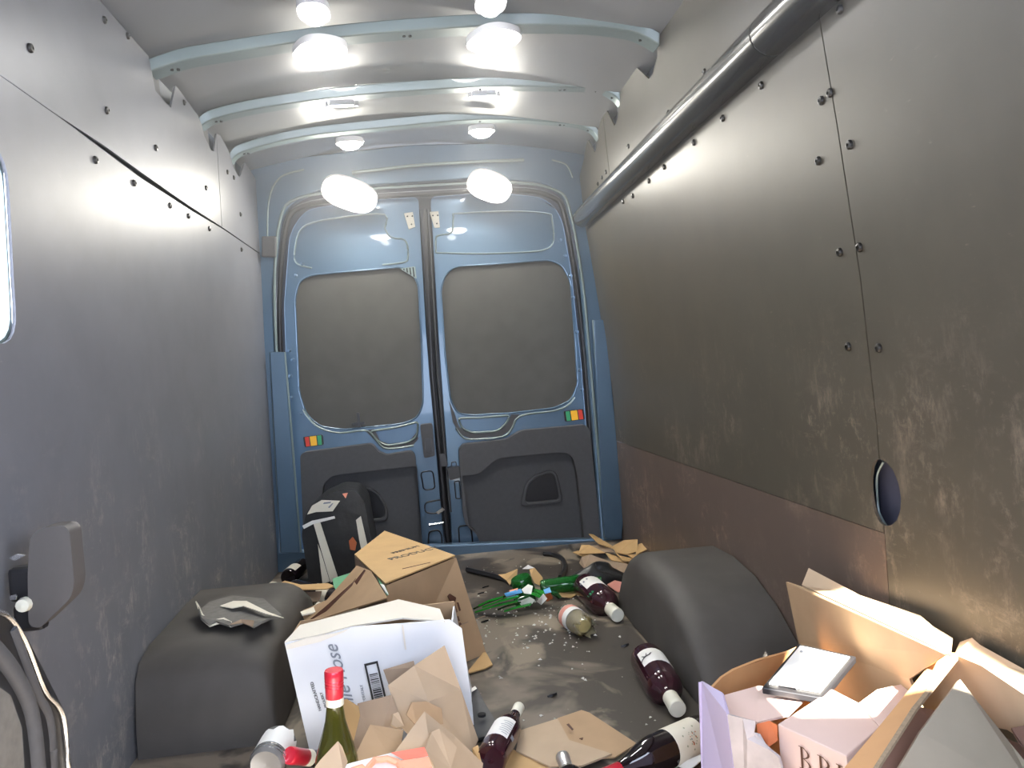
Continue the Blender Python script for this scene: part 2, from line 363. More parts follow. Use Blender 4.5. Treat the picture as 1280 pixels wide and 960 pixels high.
SL = [(1.623,1.574),(1.988,1.576),(1.902,1.431),(2.14,1.436),(2.329,1.585),(2.427,1.44),(2.608,1.446),(2.839,1.593),(2.849,1.45),(3.164,1.735),(3.266,1.739),(3.345,1.605),(3.324,1.453),(2.637,1.824),(2.009,1.806),(2.162,1.834)]
for (y, z) in SL:
    o = sm.copy(); COL.objects.link(o); o.parent = wl
    o.matrix_local = Matrix.Translation((xl(z), y, z)) @ Matrix.Rotation(math.pi / 2, 4, 'Y')

# sliding door window in the left side
wn = tag(plate2d(rounded([(WINY0 - 0.035, WINZ0 - 0.035), (WINY1 + 0.0, WINZ0 - 0.035), (WINY1 + 0.0, WINZ1 + 0.035), (WINY0 - 0.035, WINZ1 + 0.035)], 0.08), [rounded([(WINY0+.004, WINZ0+.004), (WINY1-.004, WINZ0+.004), (WINY1-.004, WINZ1-.004), (WINY0+.004, WINZ1-.004)], 0.07)],
      lambda a, b: (xl(b) - 0.008, a, b), lambda a, b: (xl(b) - 0.03, a, b)).build('window_1', M['steel_grey']), kind='structure')
plate2d(win_hole, [], lambda a, b: (xl(b) - 0.014, a, b), lambda a, b: (xl(b) - 0.018, a, b)).build('pane', M['pane'], wn)

# roof: ribbed panel with three bows and the rear header
def roof_z(x, base): return base + 0.105 * (1 - ((x - 0.06) / 0.85) ** 2)
rf = MB(); ys = [-0.3, 0.6, 1.4, 2.0, 2.34, 2.40, 2.6, 2.87, 2.93, 3.1, 3.29, 3.35, 3.55, 3.75]; nx = 24
v = []; f = []
for j, y in enumerate(ys):
    for i in range(nx + 1):
        x = -0.80 + 1.68 * i / nx; v.append((x, y, roof_z(x, 1.862 + 0.010 * (y - 2.4))))
for j in range(len(ys) - 1):
    for i in range(nx): f.append((j * (nx + 1) + i, j * (nx + 1) + i + 1, (j + 1) * (nx + 1) + i + 1, (j + 1) * (nx + 1) + i))
n0 = len(v); v += [(p[0], p[1], p[2] + 0.02) for p in v]; f += [tuple(n0 + i for i in reversed(q)) for q in f]
rf.add(v, f); roof = tag(rf.build('ceiling', M['roof'], None, 60), kind='structure')
def bow(path, w, d, name, mat):
    b = MB(); path = bulge(path, 4); rows = []
    sec = [(-w / 2, 0.012), (-w / 2 + 0.010, -d), (w / 2 - 0.010, -d), (w / 2, 0.012)]
    v = []; f = []
    for p in path:
        for dy, dz in sec: v.append((p.x, p.y + dy, p.z + d + dz))
    for i in range(len(path) - 1):
        for k in range(4): f.append((i * 4 + k, i * 4 + (k + 1) % 4, (i + 1) * 4 + (k + 1) % 4, (i + 1) * 4 + k))
    f.append((0, 1, 2, 3)); f.append(tuple(len(path) * 4 - 4 + k for k in (3, 2, 1, 0)))
    b.add(v, f); return b.build(name, mat, roof, 30, 0.004)
P1 = [(-0.741,2.37,1.806),(-0.683,2.37,1.825),(-0.625,2.37,1.84),(-0.485,2.37,1.86),(-0.249,2.37,1.889),(0.003,2.37,1.907),(0.285,2.37,1.918),(0.536,2.37,1.912),(0.675,2.37,1.896),(0.739,2.37,1.877),(0.791,2.37,1.846)]
P2 = [(-0.749,2.9,1.817),(-0.696,2.9,1.847),(-0.524,2.9,1.881),(-0.175,2.9,1.916),(0.273,2.9,1.932),(0.578,2.9,1.922),(0.717,2.9,1.912),(0.778,2.9,1.885),(0.807,2.9,1.851)]
P3 = [(-0.746,3.32,1.81),(-0.694,3.32,1.851),(-0.478,3.32,1.899),(-0.211,3.32,1.923),(0.302,3.32,1.949),(0.651,3.32,1.922),(0.773,3.32,1.893),(0.813,3.32,1.846)]
for pth, w in ((P1, 0.085), (P2, 0.075), (P3, 0.07)):
    bo = bow(pth, w, 0.022, 'roof_bow', M['steel_grey'])
    for (i, s) in ((1, 0), (1, 1), (4, 0), (5, 0), (5, 1), (6, 0), (-2, 0), (-2, 1)):
        p = Vector(pth[i]) + Vector((0.018 * s, 0, 0))
        h = MB(); h.lathe([(0.0001, -0.0025), (0.005, -0.0025), (0.005, 0.002)], 10, Matrix.Translation((p.x, p.y, p.z - 0.0005))); h.build('bolt_hole', M['hole'], bo)
    for i, s in ((0, 1), (-1, -1)):        # foot of the bow: a gusset that curves down behind the wall panel
        p = Vector(pth[i]); wx = (lambda z: xr(z) + 0.018) if s < 0 else (lambda z: xl(z) - 0.018)
        za, zb = p.z + 0.02, p.z - 0.10
        g = shell([(wx(za), p.y - w / 2, za), (wx(za), p.y + w / 2 + 0.03, za), (wx(zb), p.y + w / 2 + 0.05, zb), (wx(zb), p.y - w / 2, zb)], None, 0.004)
        g.build('bow_foot', M['trim'], roof)
# stamped brackets on the second and third bow that catch the lamps
for (x, y, z) in [(-0.239,2.87,1.876),(0.283,2.87,1.894)] + [(-0.251,3.28,1.872),(0.303,3.28,1.901)]:
    b = MB(); b.box((x - 0.045, y - 0.012, z - 0.004), (x + 0.045, y - 0.006, z + 0.022)); b.box((x - 0.045, y - 0.03, z - 0.006), (x + 0.045, y - 0.006, z - 0.002))
    b.box((x - 0.06, y - 0.012, z - 0.004), (x - 0.048, y - 0.004, z + 0.016)); b.box((x + 0.048, y - 0.012, z - 0.004), (x + 0.06, y - 0.004, z + 0.016))
    b.build('bracket', M['chrome'], roof, None, 0.002)

# rear wall: header, corner pillars, frame round the doors
FY = 3.70
op = rounded([(-0.75,0.094),(-0.709,0.883),(-0.694,1.333),(-0.623,1.696),(-0.458,1.782),(-0.141,1.794),(0.318,1.804),(0.627,1.767),(0.725,1.697),(0.773,1.48),(0.78,0.971),(0.789,0.012)], [0, .05, .05, .10, .08, .0, 0, .06, .08, .05, .05, 0])
fr = slab([(-0.80, -0.02), (-0.80, 1.90), (-0.5, 1.94), (0.0, 1.975), (0.5, 1.965), (0.86, 1.90), (0.92, -0.02)], [op], FY, FY + 0.05)
wre = tag(fr.build('wall_rear', M['steel'], None, 30, 0.006), kind='structure')
slab([(-0.82, -0.03), (0.94, -0.03), (0.94, 1.99), (-0.82, 1.99)], [], 3.885, 3.90).build('outer_body', M['black'], wre)
def ridge(pts, r, name, mat, parent, seg=4, n=8):
    b = MB(); b.tube(bulge(pts, seg), r, n); return b.build(name, mat, parent, 60)
ridge([(-0.743,3.7,0.094),(-0.702,3.7,0.883),(-0.683,3.7,1.332),(-0.634,3.7,1.648),(-0.546,3.7,1.745),(-0.292,3.7,1.77),(0.047,3.7,1.778),(0.471,3.7,1.774),(0.683,3.7,1.726),(0.744,3.7,1.63),(0.783,3.7,1.284),(0.793,3.7,0.931),(0.809,3.7,0.01)], 0.007, 'frame_lip', M['steel_grey'], wre)
ridge([(-0.691,3.66,1.55),(-0.67,3.66,1.734),(-0.612,3.66,1.835),(-0.501,3.66,1.867)], 0.004, 'header_ridge', M['steel_grey'], wre)
ridge([(0.667,3.66,1.863),(0.735,3.66,1.837),(0.762,3.66,1.774)], 0.004, 'header_ridge', M['steel_grey'], wre)
ridge([(-0.283,3.66,1.843),(0.016,3.66,1.864),(0.243,3.66,1.869),(0.531,3.66,1.869)], 0.008, 'header_ridge', M['steel_grey'], wre)
for s_, pts in (('l', [(358, 655), (362, 690)]), ('r', None)): pass
# corner pillar flanges, seen as blue strips between wall board and door
pf = shell([(-0.72,3.68,1.034),(-0.655,3.68,1.029),(-0.652,3.68,0.089),(-0.739,3.68,0.098)], None, 0.02); pf.build('pillar', M['steel'], wre, None, 0.004)
pf = shell([(0.816,3.68,1.085),(0.875,3.68,1.081),(0.901,3.68,0.136),(0.88,3.68,0.012),(0.797,3.68,0.02),(0.794,3.68,0.146)], None, 0.02); pf.build('pillar', M['steel'], wre, None, 0.004)
pf = shell([(-0.714,3.67,1.568),(-0.649,3.67,1.565),(-0.656,3.67,1.468),(-0.721,3.67,1.472)], None, 0.02); pf.build('grab_block', M['trim'], wre, None, 0.006)
for (x, z) in [(-0.707,0.283),(-0.7,0.177),(0.841,0.927),(0.852,0.691),(0.855,0.455),(0.871,0.218),(0.852,0.809),(0.86,0.298),(-0.691,0.732)]:
    h = MB(); h.lathe([(0.007, 0), (0.006, 0.003), (0.0001, 0.003)], 10, Matrix.Translation((x, FY - 0.0205, z)) @ Matrix.Rotation(math.pi / 2, 4, 'X')); h.build('bolt_hole', M['hole'], wre)
# black weather seal all round inside the frame
sealp = [(-0.715,3.75,0.087),(-0.691,3.75,0.805),(-0.676,3.75,1.261),(-0.619,3.75,1.619),(-0.534,3.75,1.717),(-0.299,3.75,1.745),(0.045,3.75,1.752),(0.475,3.75,1.751),(0.67,3.75,1.707),(0.727,3.75,1.61),(0.761,3.75,1.292),(0.777,3.75,0.894),(0.779,3.75,0.007)]
ridge(sealp, 0.014, 'weather_seal', M['black'], wre)

# ------------------------------------------------------------------ rear doors
DY = 3.80
def bolt(parent, x, z, y, r=0.009, m='screw'):
    h = MB(); h.lathe([(r, 0), (r, r * 0.5), (r * 0.6, r * 0.8), (0.0001, r * 0.8)], 10, Matrix.Translation((x, y, z)) @ Matrix.Rotation(math.pi / 2, 4, 'X')); h.build('bolt', M[m], parent, 40)
def rear_door(name, outer, win, trough, trim_outer, trim_inner, pocket, pocket_r):
    base = slab(outer, [win, trough], DY, DY + 0.03)
    d = tag(base.build(name, M['steel'], None, 30, 0.005), kind='structure')
    slab(outer, [], DY + 0.06, DY + 0.07).build('outer_skin', M['steel'], d)
    slab(win, [], DY + 0.012, DY + 0.02).build('window_board', M['board'], d)
    ridge([(a, DY, b) for a, b in win] + [(win[0][0], DY, win[0][1])], 0.0045, 'window_lip', M['steel'], d, 1, 6)
    slab(trough, [], DY + 0.022, DY + 0.028).build('pull_recess', M['steel'], d)
    ridge([(a, DY, b) for a, b in trough] + [(trough[0][0], DY, trough[0][1])], 0.006, 'recess_lip', M['steel_grey'], d, 1, 6)
    t = slab(trim_outer, [], DY - 0.014, DY - 0.001).build('lower_trim', M['trim'], d, None, 0.006)
    up = slab(trim_outer, [trim_inner], DY - 0.072, DY - 0.0145).build('trim_shoulder', M['trim'], t, None, 0.012, 3)
    pk = slab(pocket, [rounded([tuple(Vector(p).lerp(sum((Vector(q) for q in pocket), Vector((0, 0))) / len(pocket), 0.20)) for p in pocket], 0.004)], DY - 0.034, DY - 0.0145).build('pocket_rim', M['trim'], t, None, 0.007, 3)
    slab([tuple(Vector(p).lerp(sum((Vector(q) for q in pocket), Vector((0, 0))) / len(pocket), 0.16)) for p in pocket], [], DY - 0.018, DY - 0.0145).build('pocket_floor', M['black'], t)
    return d, t
outL = rounded([(-0.703,0.067),(-0.688,0.571),(-0.677,0.919),(-0.662,1.265),(-0.61,1.609),(-0.527,1.713),(-0.304,1.741),(0.017,1.749),(0.007,1.067),(0.013,0.513),(0.018,-0.011)], [0, 0, 0, .03, .06, .05, 0, .03, 0, 0, 0])
winL = rounded([(-0.608,1.293),(-0.583,1.369),(-0.528,1.396),(-0.329,1.404),(-0.097,1.411),(-0.044,1.388),(-0.014,1.32),(-0.02,1.029),(-0.033,0.734),(-0.066,0.67),(-0.13,0.647),(-0.424,0.639),(-0.537,0.664),(-0.597,0.727),(-0.623,0.837)], 0.03)
troL = rounded([(-0.302,0.622),(-0.186,0.628),(-0.063,0.65),(-0.076,0.576),(-0.121,0.552),(-0.223,0.544),(-0.264,0.567)], 0.02)
trimL = rounded([(-0.646,0.061),(-0.629,0.55),(-0.291,0.566),(-0.263,0.524),(-0.226,0.505),(-0.108,0.515),(-0.09,0.494),(-0.087,-0.001)], [.01, .03, .02, .01, .01, .02, .02, .01])
inL = rounded([(-0.54,0.059),(-0.538,0.387),(-0.489,0.43),(-0.324,0.435),(-0.086,0.442),(-0.094,0.02)], [0, .05, .04, 0, .01, 0])
pkL = rounded([(-0.42,0.177),(-0.419,0.345),(-0.348,0.363),(-0.285,0.333),(-0.241,0.251),(-0.242,0.18)], 0.03)
d1, t1 = rear_door('door_1', outL, winL, troL, trimL, inL, pkL, 0.03)
outR = rounded([(0.058,-0.015),(0.064,0.509),(0.065,1.063),(0.076,1.746),(0.4,1.755),(0.647,1.716),(0.721,1.62),(0.75,1.339),(0.767,0.895),(0.777,-0.012)], [0, 0, 0, .03, 0, .06, .06, .04, 0, 0])
winR = rounded([(0.093,1.29),(0.123,1.367),(0.176,1.399),(0.375,1.4),(0.641,1.405),(0.704,1.377),(0.742,1.291),(0.744,0.978),(0.742,0.776),(0.704,0.699),(0.62,0.665),(0.401,0.657),(0.202,0.661),(0.131,0.674),(0.101,0.744),(0.091,0.982)], 0.03)
troR = rounded([(0.13,0.651),(0.241,0.646),(0.389,0.646),(0.374,0.612),(0.323,0.572),(0.196,0.574),(0.15,0.597)], 0.02)
trimR = rounded([(0.203,0.011),(0.181,0.093),(0.128,0.138),(0.12,0.186),(0.123,0.504),(0.145,0.526),(0.36,0.533),(0.435,0.571),(0.753,0.574),(0.772,0.552),(0.794,-0.009)], [.01, .02, .01, .02, .02, .01, .02, .02, .01, .03, .01])
inR = rounded([(0.196,0.032),(0.176,0.085),(0.143,0.12),(0.13,0.377),(0.209,0.374),(0.306,0.445),(0.629,0.451),(0.677,0.427),(0.695,0.336),(0.708,0.003)], [0, 0, 0, .01, .02, .02, .03, .03, .02, 0])
pkR = rounded([(0.404,0.192),(0.436,0.302),(0.492,0.345),(0.566,0.363),(0.601,0.344),(0.621,0.213),(0.611,0.194)], 0.03)
d2, t2 = rear_door('door_2', outR, winR, troR, trimR, inR, pkR, 0.03)
for o_, px, gr in ((d1, [(-0.61,3.796,0.751),(-0.586,3.796,0.707),(-0.537,3.796,0.656),(-0.444,3.796,0.625),(-0.329,3.796,0.628),(-0.292,3.796,0.605),(-0.261,3.796,0.556),(-0.22,3.796,0.529),(-0.095,3.796,0.534)], [(-0.325,0.627),(-0.278,0.631),(-0.256,0.571),(-0.215,0.552),(-0.117,0.556),(-0.075,0.599),(-0.069,0.567),(-0.099,0.534),(-0.22,0.529),(-0.261,0.552)]),
                    (d2, [(0.721,3.796,0.71),(0.677,3.796,0.669),(0.602,3.796,0.65),(0.44,3.796,0.639),(0.396,3.796,0.582),(0.345,3.796,0.542),(0.185,3.796,0.543),(0.143,3.796,0.563),(0.118,3.796,0.604)], [(0.093,0.745),(0.116,0.679),(0.134,0.607),(0.188,0.575),(0.323,0.568),(0.373,0.604),(0.397,0.65),(0.437,0.647),(0.383,0.571),(0.337,0.543),(0.186,0.547),(0.136,0.571),(0.105,0.633)])):
    slab(gr, [], DY - 0.003, DY + 0.002).build('pull_groove', M['trim'], o_)
    ridge(px, 0.0055, 'pull_edge', M['steel_grey'], o_, 3, 6)
ridge([(-0.719,3.675,1.034),(-0.731,3.675,0.586),(-0.738,3.675,0.099)], 0.004, 'pillar_edge', M['steel_grey'], wre); ridge([(-0.654,3.675,1.029),(-0.651,3.675,0.58),(-0.651,3.675,0.09)], 0.005, 'pillar_edge', M['steel_grey'], wre)
ridge([(0.815,3.675,1.085),(0.811,3.675,0.46),(0.799,3.675,0.021)], 0.004, 'pillar_edge', M['steel_grey'], wre); ridge([(0.874,3.675,1.081),(0.884,3.675,0.532),(0.9,3.675,0.137)], 0.005, 'pillar_edge', M['steel_grey'], wre)
ridge([(0.816,3.675,0.145),(0.9,3.675,0.145)], 0.006, 'pillar_step', M['steel_grey'], wre)
# centre seal between the doors
b = MB(); b.tube([(0.036,3.79,1.683),(0.023,3.79,0.868),(0.042,3.79,-0.003)], 0.017, 8); b.build('door_seal', M['black'], d1, 60)
b = MB(); b.tube([(0.059,3.79,1.682),(0.047,3.79,0.867),(0.061,3.79,0.193)], 0.006, 6); b.build('door_seal_lip', M['trim'], d1, 60)
# door pull, latch, pressings on the stile of the left door
hp = slab(rounded([(-0.056,0.637),(0.003,0.64),(0.006,0.48),(-0.048,0.473)], 0.012), [], DY - 0.055, DY - 0.002).build('pull_handle', M['trim'], d1, None, 0.008, 3)
slab(rounded([(-0.037,0.57),(-0.01,0.571),(-0.008,0.501),(-0.035,0.499)], 0.006), [], DY - 0.060, DY - 0.0555).build('lock_slider', M['black'], hp)
slab(rounded([(0.026,0.487),(0.057,0.488),(0.064,0.425),(0.033,0.424)], 0.01), [], DY - 0.05, DY - 0.001).build('latch', M['black'], d1, None, 0.004)
slab(rounded([(0.06,0.417),(0.122,0.42),(0.126,0.365),(0.067,0.354)], 0.012), [], DY - 0.05, DY - 0.001).build('latch_cover', M['black'], d2, None, 0.004)
def ring(px, y, r, name, mat, parent): ridge([(a, y, b) for a, b in px] + [(px[0][0], y, px[0][1])], r, name, mat, parent, 1, 6)
ring(rounded([(-0.07,0.402),(-0.01,0.404),(-0.005,0.313),(-0.061,0.31)], 0.02), DY - 0.002, 0.0035, 'pressing', M['black'], d1)
ring(rounded([(-0.061,0.25),(0.026,0.258),(0.026,0.195),(-0.03,0.192),(-0.064,0.203)], 0.02), DY - 0.002, 0.004, 'pressing', M['black'], d1)
ring(rounded([(-0.063,0.005),(-0.052,0.107),(-0.004,0.11),(0.01,0.085),(0.007,-0.002)], 0.02), DY - 0.002, 0.004, 'pressing', M['black'], d1)
b = MB(); b.tube([(-0.049,3.79,0.14),(0.03,3.79,0.145)], 0.005, 6); b.build('latch_bar', M['chrome'], d1)
b = shell([(-0.01,3.78,0.202),(0.023,3.78,0.222),(0.034,3.78,0.21),(0.001,3.78,0.189)], None, 0.006); b.build('latch_tongue', M['chrome'], d1)
ring(rounded([(0.083,0.436),(0.106,0.438),(0.108,0.402),(0.084,0.4)], 0.005), DY - 0.002, 0.003, 'pressing', M['black'], d2)
ring(rounded([(0.091,0.34),(0.115,0.342),(0.117,0.254),(0.093,0.256)], 0.005), DY - 0.002, 0.003, 'pressing', M['black'], d2)
ring(rounded([(0.094,-0.003),(0.095,0.117),(0.143,0.12),(0.157,0.095),(0.162,-0.001)], 0.015), DY - 0.002, 0.004, 'pressing', M['black'], d2)
# upper pressings, hinge plates and vent
U = [[(-0.156,3.8,1.605),(-0.14,3.8,1.569),(-0.11,3.8,1.552),(-0.072,3.8,1.546),(-0.054,3.8,1.518),(-0.055,3.8,1.455),(-0.076,3.8,1.433),(-0.181,3.8,1.427)],[(-0.518,3.8,1.43),(-0.584,3.8,1.453),(-0.596,3.8,1.5),(-0.565,3.8,1.607),(-0.494,3.8,1.649),(-0.309,3.8,1.671),(-0.152,3.8,1.671),(-0.156,3.8,1.605)],[(0.083,3.8,1.471),(0.088,3.8,1.542),(0.105,3.8,1.556),(0.157,3.8,1.562),(0.174,3.8,1.584),(0.182,3.8,1.647),(0.203,3.8,1.658),(0.473,3.8,1.656),(0.649,3.8,1.636),(0.671,3.8,1.607),(0.672,3.8,1.503),(0.636,3.8,1.461),(0.539,3.8,1.45),(0.299,3.8,1.455),(0.083,3.8,1.471)]]
for k, pth in enumerate(U): ridge([(p[0], DY - 0.001, p[2]) for p in pth], 0.0045, 'pressing', M['steel_grey'], d2 if k == 2 else d1, 3, 6)
for o_, px in ((d1, [(-0.059,1.671),(-0.015,1.676),(-0.009,1.602),(-0.041,1.591)]), (d2, [(0.066,1.672),(0.11,1.674),(0.111,1.592),(0.084,1.593)])):
    hpk = slab(px, [], DY - 0.006, DY - 0.001).build('hinge_plate', M['plate'], o_, None, 0.002)
    cxx = sum(p[0] for p in px) / 4; czz = sum(p[1] for p in px) / 4
    for dx, dz in ((-0.012, 0.02), (0.012, 0.02), (0.005, -0.02)): bolt(hpk, cxx + dx, czz + dz, DY - 0.0065, 0.004, 'hole')
tv = [(-0.098,1.403),(-0.023,1.41),(-0.02,1.347)]
vt = slab(rounded(tv, 0.008), [], DY - 0.008, DY - 0.001).build('corner_vent', M['steel_grey'], d1)
for k in range(4):
    a = Vector(tv[1]).lerp(Vector(tv[0]), 0.15 + 0.2 * k); c = Vector(tv[2]).lerp(Vector(tv[0]), 0.15 + 0.2 * k)
    g = MB(); g.tube([(a.x, DY - 0.009, a.y - 0.004), (c.x, DY - 0.009, c.y + 0.004)], 0.0028, 6); g.build('slot', M['hole'], vt)
for px in ((d1, [(-0.658,0.917),(-0.653,1.041),(-0.623,0.733),(-0.662,0.813),(-0.641,0.993),(-0.562,1.452),(-0.596,1.396)]), (d2, [(0.744,1.319),(0.749,1.21),(0.757,1.037),(0.759,0.844),(0.761,0.747),(0.704,1.501),(0.723,1.42)])):
    for (x, z) in px[1]: bolt(px[0], x, z, DY - 0.001, 0.009, 'steel')
slab([(-0.357,0.716),(-0.346,0.715),(-0.343,0.644),(-0.355,0.645)], [], DY - 0.008, DY + 0.008).build('window_catch', M['black'], d1); slab([(-0.384,0.667),(-0.322,0.67),(-0.323,0.658),(-0.385,0.656)], [], DY - 0.010, DY + 0.006).build('window_catch', M['black'], d1)
# three-colour markers
for o_, q, cols in ((d1, [(-0.62,0.62),(-0.525,0.624),(-0.525,0.573),(-0.616,0.569)], ('red', 'amber', 'greenp')), (d2, [(0.66,0.646),(0.762,0.65),(0.767,0.597),(0.664,0.593)], ('greenp', 'amber', 'red'))):
    bz = slab(rounded(q, 0.008), [], DY - 0.008, DY - 0.001).build('marker_lamp', M['black'], o_, None, 0.003)
    a, b_, c, dd = [Vector(p) for p in q]
    for k, (t0, t1_) in enumerate(((0.08, 0.30), (0.32, 0.68), (0.70, 0.92))):
        pts = [a.lerp(b_, t0), a.lerp(b_, t1_), dd.lerp(c, t1_), dd.lerp(c, t0)]; ce = sum(pts, Vector((0, 0))) / 4
        slab([tuple(p.lerp(ce, 0.10)) for p in pts], [], DY - 0.011, DY - 0.0085).build(('red_lens' if cols[k] == 'red' else 'amber_lens' if cols[k] == 'amber' else 'green_lens'), M[cols[k]], bz)
# sill in front of the doors
b = MB(); b.tube([(-0.648,3.74,0.067),(0.041,3.74,0.0),(0.19,3.74,0.006),(0.797,3.74,-0.001)], 0.006, 6); tag(b.build('trim_1', M['chrome'], None, 60), kind='structure')

# ------------------------------------------------------------------ wheel arches
def arch(name, x0, x1, prof, label, mat):
    """prof: (y,z) outline; x0 wall side, x1 inner side; inner top edge rounded"""
    b = MB(); n = len(prof); s = 1 if x1 > x0 else -1; rows = []
    steps = [(0.0, 1.0)] + [(1 - 0.28 * (1 - math.sin(t * math.pi / 2 / 5)), 1.0 - 0.24 * (1 - math.cos(t * math.pi / 2 / 5))) for t in range(6)]
    v = []
    ymid = (prof[0][0] + prof[-1][0]) / 2
    for (u, sc) in steps:
        for (y, z) in prof: v.append((x0 + (x1 - x0) * u, ymid + (y - ymid) * (0.93 + 0.07 * sc), max(0.0, z * sc)))
    for (y, z) in prof: v.append((x1 + s * 0.006, ymid + (y - ymid) * 1.0, 0.0 + z * 0.03))
    f = []
    for i in range(len(steps)):
        for k in range(n - 1): f.append((i * n + k, i * n + k + 1, (i + 1) * n + k + 1, (i + 1) * n + k))
    b.add(v, f); o = b.build(name, mat, None, 50); return tag(o, label, 'wheel arch')
profR = [(1.74, 0.0), (1.78, 0.055), (1.86, 0.125), (1.97, 0.19), (2.10, 0.235), (2.25, 0.255), (2.42, 0.25), (2.52, 0.225), (2.60, 0.16), (2.66, 0.07), (2.68, 0.0)]
aR = arch('wheel_arch', 0.884, 0.615, profR, 'black rubber covered wheel arch beside the tall right wall, bare on top', M['rubber'])
profL = [(1.92, 0.0), (1.925, 0.09), (1.94, 0.175), (1.97, 0.215), (2.05, 0.235), (2.18, 0.24), (2.35, 0.25), (2.5, 0.25), (2.60, 0.20), (2.68, 0.09), (2.70, 0.0)]
aL = arch('wheel_arch', -0.757, -0.435, profL, 'dark rubber covered wheel arch with torn grey cardboard lying on it', M['rubber'])

# ------------------------------------------------------------------ conduit along the right wall
cd = empty('cable_conduit'); tag(cd, 'long glossy black half-round conduit running along the upper right wall', 'conduit')
def half_round(y0, y1, r, name, mat, z0=1.580, z1=1.560):
    b = MB(); v = []; f = []; n = 12; m = 12
    for j in range(m + 1):
        y = y0 + (y1 - y0) * j / m; zc = z1 + (z0 - z1) * (y - 1.455) / (3.66 - 1.455)
        for k in range(n + 1):
            a = math.radians(68) + math.radians(224) * k / n
            v.append((xr(zc) - 0.018 + r * math.cos(a), y, zc + r * math.sin(a)))
    for j in range(m):
        for k in range(n): f.append((j * (n + 1) + k, j * (n + 1) + k + 1, (j + 1) * (n + 1) + k + 1, (j + 1) * (n + 1) + k))
    f.append(tuple(range(n + 1))); f.append(tuple(m * (n + 1) + k for k in range(n, -1, -1)))
    b.add(v, f); return b.build(name, mat, cd, 40)
half_round(1.62, 3.66, 0.047, 'cover', M['conduit']); half_round(0.2, 1.612, 0.048, 'cover', M['conduit']); half_round(1.606, 1.618, 0.0455, 'joint', M['black'])

# ------------------------------------------------------------------ ceiling lamps
def lamp(x, y, z, w, l, rot, label, small=False, tilt=0.0):
    e = empty('ceiling_lamp'); tag(e, label, 'lamp', None)
    mw = Matrix.Translation((x, y, z)) @ Matrix.Rotation(-tilt, 4, 'X') @ Matrix.Rotation(rot, 4, 'Z')
    def sup(k, n, a_, b_):
        t = 6.28318 * k / n; c, d = math.cos(t), math.sin(t); q = (abs(c) ** 2.6 + abs(d) ** 2.6) ** (-1 / 2.6); return c * q * a_, d * q * b_
    n = 28
    b = MB(); b.add([mw @ Vector((*sup(k, n, w / 2 + .012, l / 2 + .012), z_)) for z_ in (-.006, .014) for k in range(n)], [tuple(range(n - 1, -1, -1)), tuple(range(n, 2 * n))] + [(k, (k + 1) % n, n + (k + 1) % n, n + k) for k in range(n)])
    b.build('housing', M['lamp_body'], e, 40)
    b = MB(); v = []; f = []; m_ = 6
    for j in range(m_ + 1):
        r_ = math.cos(j / m_ * math.pi / 2); h_ = math.sin(j / m_ * math.pi / 2)
        for k in range(n):
            sx, sy = sup(k, n, w / 2, l / 2); v.append(mw @ Vector((sx * max(r_, .02), sy * max(r_, .02), -.0065 - .024 * h_)))
    for j in range(m_):
        for k in range(n): f.append((j * n + k, j * n + (k + 1) % n, (j + 1) * n + (k + 1) % n, (j + 1) * n + k))
    f.append(tuple(m_ * n + k for k in range(n)))
    b.add(v, f); b.build('lens', M[('lens', 'lens_small', 'lens_dim')[int(small)]], e, 60)
    return e
LA = [(-0.245,2.31,1.842),(0.269,2.31,1.863)]; LB = [(-0.295,3.58,1.724),(0.349,3.58,1.731)]; LU = [(-0.228,2.07,1.846),(0.24,2.07,1.86)]
lamp(*LA[0], 0.12, 0.15, 0.5, 'bright LED lamp on the foremost roof bow, above the left rear door', True)
lamp(*LA[1], 0.12, 0.15, 0.5, 'bright LED lamp on the foremost roof bow, above the right rear door', True)
lamp(*LB[0], 0.23, 0.13, 0.45, 'bright LED lamp on the rear header above the left rear door', False, 0.85)
lamp(*LB[1], 0.19, 0.12, 0.45, 'bright LED lamp on the rear header above the right rear door', False, 0.85)
lamp(*LU[0], 0.06, 0.10, 0.0, 'smaller LED lamp cut by the top of the frame, toward the left wall', 2)
lamp(*LU[1], 0.06, 0.10, 0.0, 'smaller LED lamp cut by the top of the frame, toward the right wall', 2)
for k, q in enumerate([(-0.248,3.2,1.844),(0.295,3.2,1.873)]):
    lamp(q[0], q[1], q[2], 0.085, 0.055, 0.0, 'small bright lamp behind the rearmost roof bow, nearer the ' + ('left wall' if k == 0 else 'right wall'), True)

# ------------------------------------------------------------------ unseen bulkhead added behind the viewer, openings shaped to admit sky and crop sun
bh = slab([(-0.80, 0.0), (0.93, 0.0), (0.93, 1.99), (-0.80, 1.99)], [[(0.53, 1.34), (0.70, 1.305), (0.82, 1.25), (0.805, 1.83), (0.75, 1.74), (0.66, 1.585), (0.62, 1.50), (0.53, 1.47)], [(-0.70, 0.50), (0.50, 0.50), (0.50, 1.08), (0.20, 1.28), (-0.70, 1.34)]], -0.12, -0.10)
tag(bh.build('light_mask_wall', M['trim']), kind='structure')

# ================================================================== things on the floor
def board(name, label, cat, verts, mat, faces=None, t=0.004, group=None, extra=None):
    o = shell(verts, faces, t).build(name, M[mat]); tag(o, label, cat, group); return o
def piece(name, verts, mat, parent, faces=None, t=0.004):
    return shell(verts, faces, t).build(name, M[mat], parent)
def on_quad(o, ux, uy, pts, d=0.0):     # points given in metres along two edges of a face
    o, ux, uy = Vector(o), Vector(ux).normalized(), Vector(uy); uy = (uy - ux * uy.dot(ux)).normalized(); nn = ux.cross(uy)
    return [o + ux * a + uy * b + nn * d for a, b in pts]

